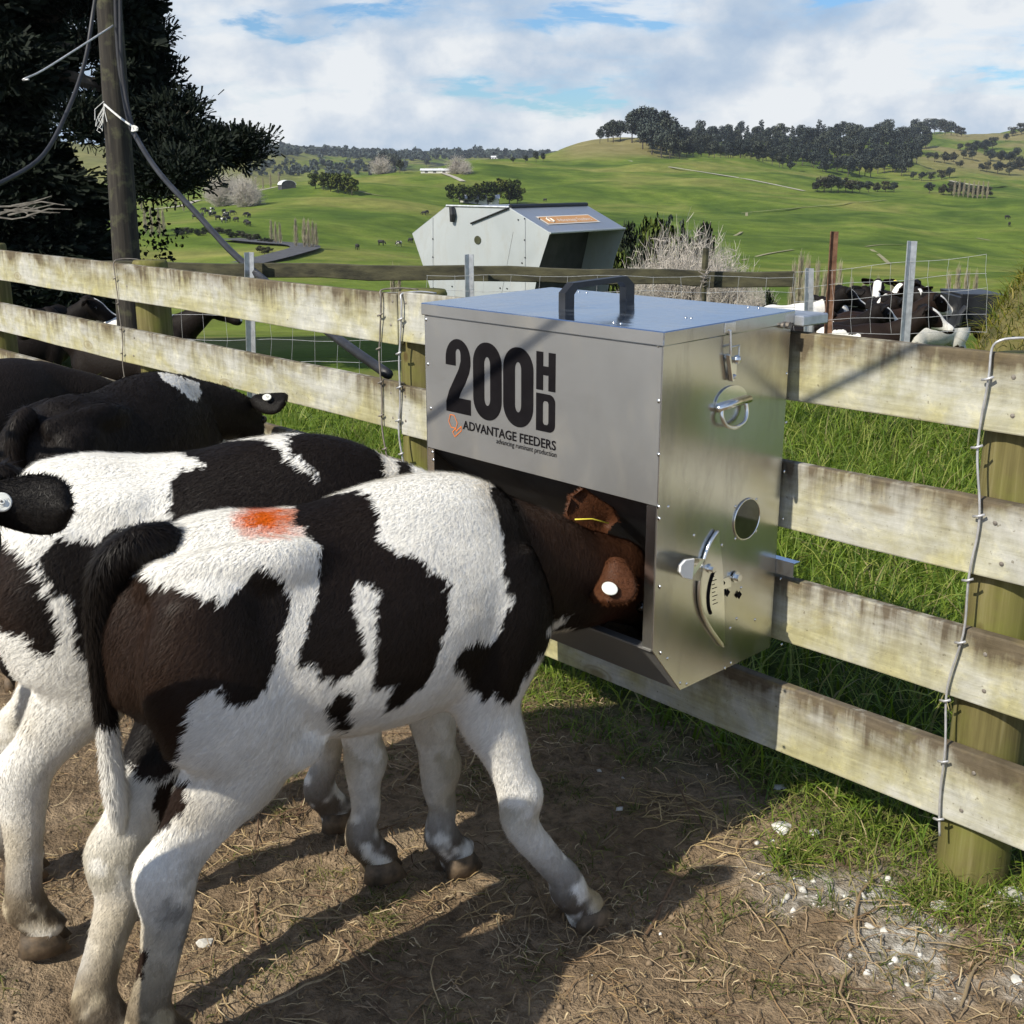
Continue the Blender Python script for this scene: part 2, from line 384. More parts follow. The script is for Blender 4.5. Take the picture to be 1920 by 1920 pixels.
# ------------------------------------------------------------------ yard soil
def soil_mat():
    m, nt, b = new_mat('yard_soil', 0.95, spec=0.15)
    g = nt.add('ShaderNodeNewGeometry').outputs['Position']
    n1 = nt.noise(g, 2.2, 6, 0.6, 0.4); n2 = nt.noise(g, 28, 6, 0.65); n3 = nt.noise(g, 140, 3, 0.6)
    c = nt.ramp(n1, [(0.3, (0.150, 0.104, 0.062)), (0.5, (0.245, 0.178, 0.112)), (0.7, (0.340, 0.260, 0.172))])
    c = nt.mix(1.0, c, nt.ramp(n2, [(0.28, 0.45), (0.5, 1.0), (0.72, 1.5)]), 'MULTIPLY')
    c = nt.mix(nt.ramp(n3, [(0.62, 0.0), (0.72, 0.7)]), c, (0.30, 0.25, 0.17))
    t = nt.add('ShaderNodeVertexColor', layer_name='tint'); sp = nt.add('ShaderNodeSeparateColor', ins={0: t.outputs['Color']})
    chalk = nt.ramp(n2, [(0.32, (0.16, 0.14, 0.11)), (0.5, (0.36, 0.33, 0.28)), (0.66, (0.62, 0.60, 0.55))])
    c = nt.mix(sp.outputs[0], c, chalk)
    turf = nt.ramp(n2, [(0.3, (0.020, 0.035, 0.006)), (0.7, (0.075, 0.10, 0.02))])
    c = nt.mix(sp.outputs[1], c, turf)
    nt.l.new(c, b.inputs['Base Color'])
    bump(nt, b, nt.math('ADD', n2, nt.math('MULTIPLY', n3, 0.35)), 0.9, 0.03)
    return m
M_SOIL = soil_mat()
def chalk_amount(P):
    d = np.hypot((P[:, 0] + 1.06) / 0.46, (P[:, 1] - 2.10) / 0.27); n = vnoise(P, 7, 4, 3)
    return np.clip(sstep(1.05, 0.2, d) * 1.15 * sstep(0.40, 0.64, n), 0, 1)
def yard_z(P):
    P = np.asarray(P, float).copy(); P[:, 2] = 0
    return (vnoise(P, 1.3, 1, 2) - 0.5) * 0.03 + (vnoise(P, 9, 2, 3) - 0.5) * 0.035 + (vnoise(P, 40, 3, 2) - 0.5) * 0.012
def build_yard():
    xs = np.concatenate([np.linspace(-16, -3.6, 60), np.arange(-3.58, 0.3, 0.018), np.linspace(0.32, 6, 25)])
    ys = np.concatenate([np.linspace(-6, -0.1, 35), np.arange(-0.08, 2.75, 0.018), np.linspace(2.77, 4.3, 30)])
    X, Y = np.meshgrid(xs, ys, indexing='ij'); P = np.stack([X.ravel(), Y.ravel(), 0 * X.ravel()], 1)
    z = yard_z(P); P[:, 2] = z - 0.25 * sstep(3.6, 4.3, P[:, 1])
    turf = sstep(2.28, 2.65, P[:, 1] + (vnoise(P, 5, 8, 3) - 0.5) * 0.5)
    c = np.stack([chalk_amount(P), turf, 0 * z], 1)
    I = np.arange(len(P)).reshape(X.shape)
    f = np.stack([I[:-1, :-1], I[1:, :-1], I[1:, 1:], I[:-1, 1:]], -1).reshape(-1, 4)
    tag(link('yard_soil', mesh_np('yard_soil', P, f, M_SOIL, True, c)), kind='structure')
build_yard()
# ------------------------------------------------------------------ timber fence
def board_mat():
    m, nt, b = new_mat('weathered_board', 0.85, spec=0.2)
    o = coords(nt, 'Object'); sep = nt.add('ShaderNodeSeparateXYZ', ins={0: o})
    info = nt.add('ShaderNodeObjectInfo').outputs['Random']
    off = nt.add('ShaderNodeCombineXYZ', ins={0: nt.math('MULTIPLY', info, 37.0), 1: 0.0, 2: nt.math('MULTIPLY', info, 11.0)}).outputs[0]
    va = nt.add('ShaderNodeVectorMath', operation='ADD', ins={0: o, 1: off}).outputs[0]
    grain = nt.math('ADD', nt.math('MULTIPLY', nt.noise(nt.mapping(va, (2.6, 20, 42)), 1.5, 7, 0.65, 0.5), 0.5), nt.math('MULTIPLY', nt.noise(nt.mapping(va, (1, 1, .55)), 19, 7, 0.68, 0.3), 0.5))
    blot = nt.noise(nt.mapping(va, (1, 1, 1.6)), 3.6, 5, 0.6, 0.4)
    drip = nt.noise(nt.mapping(va, (1, 1, 0.06)), 34, 4, 0.6)
    speck = nt.noise(va, 75, 3, 0.6)
    c = nt.ramp(grain, [(0.30, (0.26, 0.255, 0.215)), (0.48, (0.41, 0.405, 0.355)), (0.68, (0.56, 0.555, 0.505))])
    moss = nt.ramp(blot, [(0.40, 0.0), (0.60, 0.7), (0.75, 0.9)])
    c = nt.mix(moss, c, nt.mix(1.0, c, (0.80, 0.74, 0.36), 'MULTIPLY'))
    # the upper edge has been soaked dark, with runs of stain below it (z 0..0.16 in the board)
    h = nt.math('MULTIPLY', nt.math('ADD', sep.outputs[2], 0.0), 6.0)
    runs = nt.math('ADD', nt.math('MULTIPLY', nt.math('SUBTRACT', drip, 0.5), nt.ramp(nt.noise(va, 1.6, 2), [(0.35, 0.2), (0.65, 1.5)])), nt.math('MULTIPLY', nt.math('SUBTRACT', blot, 0.5), 1.5))
    st = nt.ramp(nt.math('ADD', h, runs), [(0.42, 0.0), (0.70, 0.28), (0.88, 0.6), (1.02, 0.92)])
    c = nt.mix(st, c, nt.ramp(grain, [(0.3, (0.045, 0.032, 0.02)), (0.7, (0.15, 0.115, 0.075))]))
    c = nt.mix(nt.ramp(speck, [(0.64, 0.0), (0.72, 0.65)]), c, (0.10, 0.085, 0.05))
    lich = nt.noise(va, 13, 6, .7, .5)
    c = nt.mix(nt.ramp(lich, [(.52, 0.0), (.60, .55), (.72, .7)]), c, nt.mix(1.0, c, (1.28, 1.26, 1.12), 'MULTIPLY'))
    c = nt.mix(nt.ramp(nt.noise(va, 6.5, 5, .65), [(.57, 0.0), (.70, .50)]), c, (.22, .21, .10))
    # knots
    vr = nt.add('ShaderNodeTexVoronoi', ins={'Vector': nt.mapping(va, (2.4, 0.0, 6.0)), 'Scale': 1.0}).outputs['Distance']
    c = nt.mix(nt.ramp(vr, [(0.05, 0.75), (0.10, 0.15), (0.125, 0.55), (0.15, 0.0)]), c, (0.19, 0.15, 0.07))
    nt.l.new(c, b.inputs['Base Color'])
    bump(nt, b, nt.math('ADD', grain, nt.math('MULTIPLY', speck, 0.4)), 0.55, 0.004)
    return m
def post_mat():
    m, nt, b = new_mat('treated_pine_post', 0.8, spec=0.2)
    o = nt.add('ShaderNodeNewGeometry').outputs['Position']
    g = nt.noise(nt.mapping(o, (1, 1, 0.05)), 46, 5, 0.6); bl = nt.noise(o, 7, 5, 0.6)
    c = nt.ramp(g, [(0.3, (0.085, 0.072, 0.026)), (0.55, (0.155, 0.134, 0.052)), (0.75, (0.24, 0.212, 0.105))])
    c = nt.mix(nt.ramp(bl, [(0.45, 0.0), (0.7, 0.6)]), c, (0.15, 0.165, 0.028))
    vr = nt.add('ShaderNodeTexVoronoi', ins={'Vector': nt.mapping(o, (7, 7, 5.5)), 'Scale': 1.0}).outputs['Distance']
    c = nt.mix(nt.ramp(vr, [(0.06, 0.8), (0.12, 0.0)]), c, (0.07, 0.045, 0.015))
    nt.l.new(c, b.inputs['Base Color']); bump(nt, b, g, 0.5, 0.004)
    return m
M_BOARD = board_mat(); M_POST = post_mat()
M_GALV = noisy('galvanised_steel', (0.42, 0.44, 0.46), (0.60, 0.62, 0.64), 30, 0.42, 0.75)
M_WIRE = noisy('fence_wire', (0.42, 0.42, 0.42), (0.6, 0.6, 0.6), 40, 0.45, 0.5)
M_OLDWIRE = noisy('dull_wire', (0.16, 0.14, 0.12), (0.3, 0.27, 0.23), 40, 0.6, 0.4)
YF = 2.30
fence = empty('timber_fence', (-1.05, 2.33, 0))
tag(fence, 'weathered four board timber fence with round posts running behind the silver feeder', 'fence')
def board(name, x0, x1, za0, za1, zb0, zb1, y=YF, th=0.028, sag=0.004, seed=0):
    """board from x0 to x1; za* bottom/top heights at x0, zb* at x1; origin at its lower left corner"""
    n = max(4, int((x1 - x0) / 0.12)); bm = bmesh.new(); rows = []
    for i in range(n + 1):
        t = i / n; x = (x1 - x0) * t; lo = (zb0 - za0) * t; hi = (za1 - za0) + (zb1 - za1) * t
        w = lambda k: (mnoise.noise(Vector((x * 2.1 + seed * 7.3, k * 3.7, seed))) ) * sag
        rows.append([bm.verts.new((x, w(5) * .6, lo + w(1))), bm.verts.new((x, w(5) * .6, hi + w(2))), bm.verts.new((x, th + w(5) * .6, hi + w(3))), bm.verts.new((x, th + w(5) * .6, lo + w(4)))])
    for a, b_ in zip(rows, rows[1:]):
        for j in range(4): bm.faces.new((a[j], b_[j], b_[(j + 1) % 4], a[(j + 1) % 4]))
    bm.faces.new(rows[0]); bm.faces.new(rows[-1][::-1])
    bmesh.ops.recalc_face_normals(bm, faces=bm.faces)
    es = [e for e in bm.edges if len(e.link_faces) == 2 and e.calc_face_angle(0) > 1.0]
    bmesh.ops.bevel(bm, geom=es, offset=0.004, segments=2, affect='EDGES', profile=0.5)
    me = bpy.data.meshes.new(name); bm.to_mesh(me); bm.free(); me.materials.append(M_BOARD)
    o = link('board', me, None, fence, (x0, y, za0)); o.matrix_parent_inverse = parent_inv(fence)
    return o
RB = [(1.066, 1.223), (0.757, 0.920), (0.470, 0.632), (0.176, 0.355)]
for k, (a, b_) in enumerate(RB):
    board('board', -3.075, 1.35, a - 0.020, b_ - 0.018, a + 0.006, b_ + 0.008, seed=k)
LB = [(1.03, 1.192), (0.747, 0.905), (0.475, 0.640), (0.18, 0.355)]
for k, (a, b_) in enumerate(LB):
    board('board', -7.05, -3.081, a - 0.003, b_ - 0.004, a + 0.003, b_ + 0.003, seed=k + 5)
    board('board', -11.2, -7.056, a - 0.02, b_ - 0.02, a - 0.004, b_ - 0.005, seed=k + 9)
def round_post(x, y, r, z0, z1, parent, mat, lean=0.0, name='post'):
    pts = [(x + lean * (z - z0), y, z) for z in np.linspace(z0, z1 - 0.012, 7)] + [(x + lean * (z1 - z0), y, z1)]
    return MB().tube(pts, [r * 1.02, r * 1.0, r, r * .99, r * .985, r * .98, r * .975, r * .9], 20).build(name, mat, parent, smooth=True)
for x in (-1.058, -3.08, -5.06, -7.05, -9.1, 0.98):
    round_post(x, 2.330 + 0.080, 0.080, -0.3, 1.205, fence, M_POST)
def stay(x0, x1, z0, z1, mat, r=0.0032, knots=True, loop=True, y=YF - 0.007, parent=fence, reach=1.0):
    """a vertical wire stay bent round the boards, with its knots"""
    m = MB(); pts = []; zs = np.linspace(z1, z0, 26)
    for i, z in enumerate(zs):
        t = (z1 - z) / (z1 - z0); x = x0 + (x1 - x0) * t + 0.010 * math.sin(z * 9 + x0 * 5) + 0.005 * math.sin(z * 23)
        pts.append((x, y - 0.004 * abs(math.sin(z * 15)), z))
    if loop: pts = [(x0 + 0.16 * reach, y + 0.10, z1 + 0.020), (x0 + 0.10 * reach, y + 0.06, z1 + 0.026), (x0 + 0.035 * reach, y + 0.02, z1 + 0.024), (x0 + 0.008, y, z1 + 0.018)] + pts
    m.tube(crom(pts, 3), r, 6)
    if knots:
        for z in np.linspace(z1 - 0.06, z0 + 0.04, 8):
            t = (z1 - z) / (z1 - z0); x = x0 + (x1 - x0) * t + 0.010 * math.sin(z * 9 + x0 * 5) + 0.005 * math.sin(z * 23); q = y - 0.004 * abs(math.sin(z * 15))
            m.tube([(x - 0.012, q - 0.003, z - 0.003), (x, q - 0.007, z), (x + 0.012, q - 0.003, z + 0.006)], r * 1.1, 6)
    return m.build('wire_stay', mat, parent, smooth=True)
stay(-1.085, -1.095, 0.13, 1.225, M_WIRE, 0.0028)
stay(-3.165, -3.150, 0.30, 1.185, M_OLDWIRE, 0.0030, reach=.5)
stay(-3.055, -3.065, 0.30, 1.180, M_WIRE, 0.0034, reach=.4)
stay(-5.17, -5.15, 0.30, 1.185, M_OLDWIRE, 0.0028, True, reach=.3)
# nail heads on the boards at each post
nm = MB()
for x in (-1.03, -3.03, -3.12, -5.06, 0.98):
    for a, b_ in RB:
        for z in (a + 0.03, b_ - 0.05):
            nm.ball((x + random.uniform(-.02, .02), YF - 0.001, z), 0.005, 6, 4, (1, .4, 1))
tag(nm.build('nail_heads', M_OLDWIRE, fence), kind='stuff')
# ------------------------------------------------------------------ the silver feeder on the fence
def sheet_metal(name, lo, hi, rough, scale=3.0, metal=1.0):
    m, nt, b = new_mat(name, rough, metal)
    o = coords(nt, 'Object'); n = nt.noise(o, scale, 4, 0.6, 0.5); f = nt.noise(nt.mapping(o, (1, 1, 30)), 6, 5, 0.6)
    sp = nt.noise(o, 60, 4, 0.6)
    dirt = nt.ramp(nt.noise(nt.mapping(o, (1, 1, .35)), 9, 7, .68, .4), [(.50, 0.0), (.72, .38)])
    nt.l.new(nt.mix(dirt, nt.ramp(n, [(0.3, lo), (0.7, hi)]), (.30, .27, .21)), b.inputs['Base Color'])
    nt.l.new(nt.math('SUBTRACT', metal, nt.math('MULTIPLY', dirt, .5)), b.inputs['Metallic'])
    r = nt.math('ADD', nt.math('MULTIPLY', n, 0.16), rough - 0.08); r = nt.math('ADD', r, nt.math('MULTIPLY', nt.math('SUBTRACT', sp, 0.5), 0.03))
    nt.l.new(r, b.inputs['Roughness'])
    bump(nt, b, nt.math('ADD', nt.math('MULTIPLY', n, 1.0), nt.math('MULTIPLY', f, 0.02)), 0.12, 0.02)
    return m
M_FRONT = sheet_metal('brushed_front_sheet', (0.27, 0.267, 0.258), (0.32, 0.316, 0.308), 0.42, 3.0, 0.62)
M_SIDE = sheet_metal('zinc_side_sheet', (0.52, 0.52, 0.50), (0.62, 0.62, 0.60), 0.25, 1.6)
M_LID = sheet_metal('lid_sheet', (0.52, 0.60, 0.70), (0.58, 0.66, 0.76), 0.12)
M_CHROME = noisy('bright_zinc', (0.72, 0.72, 0.70), (0.85, 0.85, 0.83), 20, 0.22, 1.0)
M_BLACKP = noisy('black_plastic', (0.012, 0.012, 0.013), (0.022, 0.022, 0.024), 20, 0.42)
M_INK = noisy('black_vinyl', (0.006, 0.005, 0.006), (0.009, 0.008, 0.009), 20, 0.8, spec=0.08)
M_ORANGE = noisy('orange_vinyl', (0.62, 0.16, 0.03), (0.68, 0.19, 0.04), 20, 0.5)
M_GLASSD = noisy('dark_window', (0.03, 0.032, 0.02), (0.08, 0.085, 0.05), 6, 0.08)
M_DARK = noisy('inner_steel', (0.06, 0.06, 0.06), (0.10, 0.10, 0.10), 8, 0.6, 0.6)
M_FEED = noisy('feed_pellets', (0.07, 0.045, 0.02), (0.14, 0.09, 0.045), 60, 0.9, 0, 80, 1.0, 0.01)
XR, XL, FY, RY = -1.555, -2.338, 1.830, 2.272
PZ0, PZ1 = 0.888, 1.226            # front panel bottom / top (under the lid)
TZ, TY0 = 0.560, 1.930             # trough lip height, ridge position
RIDGE, RZ = 0.437, 0.447
fd = empty('silver_feeder', (XR, RY, 0.45))
tag(fd, 'silver metal box feeder marked 200 HD hung on the fence with a black lid handle', 'feeder')
def side(x, th, name):
    poly = [(x, FY, PZ1), (x, FY, TZ), (x, TY0, RIDGE), (x, RY, RZ), (x, RY, PZ1 + 0.012)]
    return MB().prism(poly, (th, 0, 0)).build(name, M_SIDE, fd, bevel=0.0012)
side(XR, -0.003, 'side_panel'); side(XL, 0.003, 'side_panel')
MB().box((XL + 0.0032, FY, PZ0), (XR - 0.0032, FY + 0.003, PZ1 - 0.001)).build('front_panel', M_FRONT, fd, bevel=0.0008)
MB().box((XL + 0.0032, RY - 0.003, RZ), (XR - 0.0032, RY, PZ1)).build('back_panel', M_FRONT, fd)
# returned flanges each side of the opening, and the inner baffle that lets feed down
for xa, xb in ((XR - 0.030, XR - 0.0033), (XL + 0.0033, XL + 0.030)): MB().box((xa, FY - 0.0006, TZ), (xb, FY + 0.0022, PZ0 - 0.001)).build('opening_flange', M_CHROME, fd)
MB().prism([(XL + 0.004, FY + 0.003, PZ0 + 0.004), (XL + 0.004, FY + 0.006, PZ0 + 0.004), (XL + 0.004, RY - 0.10, 0.60), (XL + 0.004, RY - 0.103, 0.60)], (XR - XL - 0.008, 0, 0)).build('baffle', M_DARK, fd)
# trough: front chute, floor, lip
m = MB()
m.prism([(XL + 0.0032, FY + 0.0005, TZ), (XL + 0.0032, TY0, RIDGE), (XL + 0.0032, TY0 + 0.003, RIDGE), (XL + 0.0032, FY + 0.0035, TZ)], (XR - XL - 0.0064, 0, 0))
m.prism([(XL + 0.0032, TY0 + 0.003, RIDGE), (XL + 0.0032, RY - 0.0035, RZ), (XL + 0.0032, RY - 0.0035, RZ + 0.003), (XL + 0.0032, TY0 + 0.003, RIDGE + 0.003)], (XR - XL - 0.0064, 0, 0))
m.box((XL + 0.0034, FY - 0.004, TZ - 0.001), (XR - 0.0034, FY + 0.022, TZ + 0.003))
m.build('trough', M_FRONT, fd)
MB().prism([(XL + 0.005, TY0 + 0.006, RIDGE + 0.006), (XL + 0.005, TY0 - 0.03, RIDGE + 0.055), (XL + 0.005, RY - 0.01, RIDGE + 0.075), (XL + 0.005, RY - 0.01, RIDGE + 0.02)], (XR - XL - 0.010, 0, 0)).build('feed', M_FEED, fd)
# lid: a shallow folded tray with an overhang
lid = MB()
x0, x1, y0, y1 = XL - 0.006, XR + 0.006, FY - 0.006, RY + 0.006
zf, zr, dz = 1.256, 1.268, 0.030
lid.raw([(x0, y0, zf), (x1, y0, zf), (x1, y1, zr), (x0, y1, zr), (x0, y0, zf - dz), (x1, y0, zf - dz), (x1, y1, zr - dz), (x0, y1, zr - dz)],
        [(0, 1, 2, 3), (4, 7, 6, 5), (0, 4, 5, 1), (1, 5, 6, 2), (2, 6, 7, 3), (3, 7, 4, 0)])
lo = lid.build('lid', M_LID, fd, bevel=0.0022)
lo.data.materials.append(M_FRONT); lo.data.materials.append(M_SIDE)
for p in lo.data.polygons:
    if p.normal.y < -0.8: p.material_index = 1
    elif p.normal.x > 0.8: p.material_index = 2
def lidz(y): return zf + (zr - zf) * (y - y0) / (y1 - y0)
# black grab handle along the lid
hx = -1.972; ya, yb = 1.952, 2.192; hb = lidz(ya); hw = 0.011
m = MB(); prof = [(ya, lidz(ya)), (ya + 0.030, lidz(ya + .03)), (ya + 0.030, lidz(ya) + 0.033), (ya + 0.044, lidz(ya) + 0.047), (yb - 0.044, lidz(yb) + 0.047), (yb - 0.030, lidz(yb) + 0.033), (yb - 0.030, lidz(yb - .03)), (yb, lidz(yb)), (yb, lidz(yb) + 0.038), (yb - 0.028, lidz(yb) + 0.060), (ya + 0.028, lidz(ya) + 0.060), (ya, lidz(ya) + 0.038)]
quads = [(0, 1, 2, 11), (11, 2, 3, 10), (10, 3, 4, 9), (9, 4, 5, 8), (8, 5, 6, 7)]
for q in quads: m.prism([(hx - hw, prof[i][0], prof[i][1]) for i in q], (2 * hw, 0, 0))
m.build('lid_handle', M_BLACKP, lo)
rv = MB()
for x, y in ((-1.72, 1.86), (-1.70, 1.86), (-1.655, 2.02), (-1.64, 2.02), (-2.20, 2.24), (-2.17, 2.24), (-1.66, 2.25), (-1.63, 2.25)): rv.ball((x, y, lidz(y)), 0.004, 8, 5, (1, 1, .6))
for zx, zy in ((1110, 345), (1112, 590), (1112, 825), (1112, 1055), (1114, 1107), (1116, 1405), (1119, 1695), (92, 232), (100, 428), (112, 622), (120, 815), (124, 850)):
    p = on_y(760 + .4271 * zx, 500 + .4271 * zy, FY); rv.ball((p[0], FY, p[2]), 0.0048, 8, 5, (1, .55, 1))
def sp(zx, zy, off=0.0): return on_x(760 + .4271 * zx, 500 + .4271 * zy, XR + off)
for zx, zy in ((1676, 470), (1672, 685), (1665, 900), (1660, 1107), (1655, 1312), (1648, 1372), (1652, 1660), (1155, 1055), (1268, 1180), (1152, 1720), (1208, 1828), (1236, 1832), (1404, 1763), (1430, 1740), (1385, 1655), (1427, 1587), (1455, 1545), (1536, 1550), (1390, 1223), (1450, 1053), (1542, 1022), (1540, 1162), (1450, 1195), (1335, 1560), (1475, 1410), (1383, 1472)):
    p = sp(zx, zy); rv.ball((XR, p[1], p[2]), 0.0042, 8, 5, (.55, 1, 1))
tag(rv.build('rivets', M_CHROME, fd, smooth=True), kind='stuff')
# sight window
wc = sp(1497, 1108); m = MB(); n = 28
ring = [(XR + 0.0012, wc[1] + 0.047 * math.cos(a), wc[2] + 0.047 * math.sin(a)) for a in np.linspace(0, 2 * math.pi, n, endpoint=False)]
m.prism(ring, (0.0012, 0, 0)); sw = m.build('sight_window', M_GLASSD, fd)
m = MB(); m.tube([(XR + 0.002, wc[1] + 0.048 * math.cos(a), wc[2] + 0.048 * math.sin(a)) for a in np.linspace(0, 2 * math.pi, 33)], 0.0022, 6, False); m.build('window_ring', M_CHROME, sw, smooth=True)
# toggle latch
m = MB(); a = sp(1412, 222); b_ = sp(1415, 500)
m.box((XR + 0.006, a[1] - 0.016, 1.237), (XR + 0.0085, a[1] + 0.022, 1.259))
m.tube([(XR + 0.010, a[1], 1.243), (XR + 0.012, a[1] + 0.003, 1.200), (XR + 0.012, a[1] + 0.004, 1.185)], 0.0035, 6)
m.tube([(XR + 0.010, a[1] + 0.002, 1.205), (XR + 0.011, a[1] + 0.034, 1.207), (XR + 0.011, a[1] + 0.034, 1.180)], 0.003, 6)
m.prism([(XR + 0.004, a[1] - 0.004, 1.19), (XR + 0.004, a[1] + 0.003, 1.19), (XR + 0.004, b_[1] + 0.003, b_[2]), (XR + 0.004, b_[1] - 0.001, b_[2])], (0.010, 0, 0))
m.prism([(XR + 0.001, a[1] + 0.012, 1.185), (XR + 0.001, a[1] + 0.036, 1.180), (XR + 0.001, a[1] + 0.034, 1.135), (XR + 0.001, a[1] + 0.024, 1.128), (XR + 0.001, a[1] + 0.014, 1.135)], (0.006, 0, 0))
m.ball((XR + 0.014, a[1] + 0.024, 1.178), 0.010, 10, 6); m.ball((XR + 0.008, a[1] + 0.025, 1.140), 0.006, 8, 5)
m.build('toggle_latch', M_CHROME, fd, bevel=0.001)
# drop bail carrying handle
c0 = sp(1428, 600); m = MB()
arc = [(XR + 0.001, c0[1] + 0.056 * math.cos(t), c0[2] + 0.002 + 0.038 * math.sin(t)) for t in np.linspace(0, math.pi, 14)]
m.prism(arc, (0.003, 0, 0)); hp = m.build('handle_plate', M_CHROME, fd)
m = MB(); m.tube([(XR + 0.008, c0[1] - 0.056, c0[2] - 0.004), (XR + 0.008, c0[1] + 0.058, c0[2] + 0.004)], 0.0085, 10); m.build('handle_pivot', M_CHROME, hp, smooth=True)
m = MB(); ub = [(XR + 0.009, c0[1] - 0.042, c0[2] - 0.006), (XR + 0.013, c0[1] - 0.043, c0[2] - 0.026), (XR + 0.016, c0[1] - 0.030, c0[2] - 0.044), (XR + 0.017, c0[1], c0[2] - 0.051), (XR + 0.016, c0[1] + 0.032, c0[2] - 0.043), (XR + 0.013, c0[1] + 0.044, c0[2] - 0.024), (XR + 0.009, c0[1] + 0.043, c0[2] - 0.004)]
m.tube(crom(ub, 5), 0.0048, 10); m.build('bail_handle', M_CHROME, fd, smooth=True)
for s in (-0.045, 0.045): pass
# flow adjuster: quadrant plate with slot and scale, lever tab, clamp bolt
oc = [(1362, 1158), (1326, 1215), (1300, 1290), (1284, 1370), (1281, 1450), (1295, 1520), (1325, 1580), (1360, 1630), (1385, 1662), (1396, 1655), (1396, 1560), (1393, 1440), (1388, 1330), (1380, 1255), (1372, 1200), (1372, 1160)]
poly = [tuple(sp(x, y) + np.array([0.002, 0, 0])) for x, y in oc]
qp = MB().prism(poly[::-1], (0.0025, 0, 0)).build('quadrant_plate', M_CHROME, fd)
rim = MB().tube(crom([tuple(sp(x, y) + np.array([0.006, 0, 0])) for x, y in oc[:9]], 4), 0.005, 8); rim.build('quadrant_rim', M_CHROME, qp, smooth=True)
MB().tube(crom([tuple(sp(x, y) + np.array([0.0045, 0, 0])) for x, y in ((1346, 1335), (1330, 1385), (1322, 1440), (1324, 1490), (1333, 1520))], 4), 0.0042, 8).build('slot', M_INK, qp)
m = MB()
for i in range(9):
    a = sp(1338 + 3 * i * .3, 1350 + 17 * i, 0.0049); m.box((XR + 0.0045, a[1] + 0.004, a[2]), (XR + 0.0050, a[1] + 0.004 + (0.018 if i % 2 == 0 else 0.011), a[2] + 0.0016))
tag(m.build('scale_marks', M_INK, qp), kind='stuff')
q0 = [(1300, 1278), (1205, 1262), (1165, 1268), (1143, 1292), (1140, 1322), (1158, 1346), (1196, 1356), (1280, 1376)]
base = [sp(x, y) for x, y in q0]
poly = [(XR + 0.004 + (0.030 if 0 < i < 7 else 0.004), p[1], p[2]) for i, p in enumerate(base)]
lv = MB().prism(poly[::-1], (0.003, 0, 0)).build('lever', M_CHROME, fd)
M_WHITEP = noisy('white_grip', (0.75, 0.75, 0.74), (0.82, 0.82, 0.81), 10, 0.4)
gp = [poly[i] for i in (1, 2, 3, 4, 5, 6)]
MB().prism([(p[0] + 0.0033, p[1], p[2]) for p in gp][::-1], (0.005, 0, 0)).build('lever_grip', M_WHITEP, lv, bevel=0.0015)
def bolt(zx, zy, r=0.008, off=0.005):
    p = sp(zx, zy); m = MB(); m.tube([(XR + off, p[1], p[2]), (XR + off + 0.004, p[1], p[2])], r * 1.35, 14); m.tube([(XR + off + 0.004, p[1], p[2]), (XR + off + 0.013, p[1], p[2])], r * .9, 6)
    return m.build('bolt', M_CHROME, fd)
bolt(1330, 1322); bolt(1445, 1360, 0.010, 0.003)
p = sp(1385, 1393); m = MB(); m.box((XR + 0.0005, p[1] - 0.008, p[2] - 0.014), (XR + 0.003, p[1] + 0.035, p[2] + 0.012)); m.build('stop_bracket', M_CHROME, fd)
for zx, zy in ((1387, 1390), (1408, 1430), (1460, 1440)):
    p = sp(zx, zy); s = 0.010; m = MB(); m.prism([(XR + 0.0032, p[1] - s, p[2]), (XR + 0.0032, p[1], p[2] - s), (XR + 0.0032, p[1] + s, p[2]), (XR + 0.0032, p[1], p[2] + s)], (0.001, 0, 0)); m.build('bolt_hole', M_INK, fd)
# brackets that hook over the fence
MB().box((XR - 0.06, RY + 0.002, 1.232), (XR + 0.030, YF + 0.075, 1.256)).build('top_bracket', M_GALV, fd, bevel=0.003)
m = MB(); m.box((XR - 0.05, RY + 0.0005, 0.672), (XR + 0.052, YF - 0.004, 0.676)); m.box((XR - 0.05, RY + 0.0005, 0.64), (XR + 0.05, RY + 0.003, 0.672))
m.build('lower_bracket', M_LID, fd)
m = MB(); p = (XR + 0.012, 2.245, 1.235)
m.tube([(XR + 0.004, 2.245, 1.236), (XR + 0.016, 2.245, 1.236)], 0.008, 8); m.tube([(XR + 0.004, 2.225, 1.238), (XR + 0.014, 2.225, 1.238)], 0.005, 8); m.build('hinge_bolt', M_OLDWIRE, fd)

# ---- lettering on the front sheet (local plane: x to the right, z up)
LY = FY - 0.0012
def plate(outer, holes=()):
    bm = bmesh.new(); es = []
    for lp in (outer,) + tuple(holes):
        vs = [bm.verts.new((x, LY, z)) for x, z in lp]
        es += [bm.edges.new((vs[i], vs[(i + 1) % len(vs)])) for i in range(len(vs))]
    bmesh.ops.triangle_fill(bm, use_beauty=True, use_dissolve=False, edges=es)
    bmesh.ops.recalc_face_normals(bm, faces=bm.faces)
    if bm.faces and sum(f.normal.y for f in bm.faces) > 0: bmesh.ops.reverse_faces(bm, faces=bm.faces)
    g = bmesh.ops.extrude_face_region(bm, geom=list(bm.faces)); bmesh.ops.translate(bm, vec=(0, 0.0009, 0), verts=[e for e in g['geom'] if isinstance(e, bmesh.types.BMVert)])
    return bm
def put(name, bm, mat, label=None):
    me = bpy.data.meshes.new(name); bm.to_mesh(me); bm.free(); me.materials.append(mat)
    o = link(name, me); add_world(o, fd); return tag(o, label)
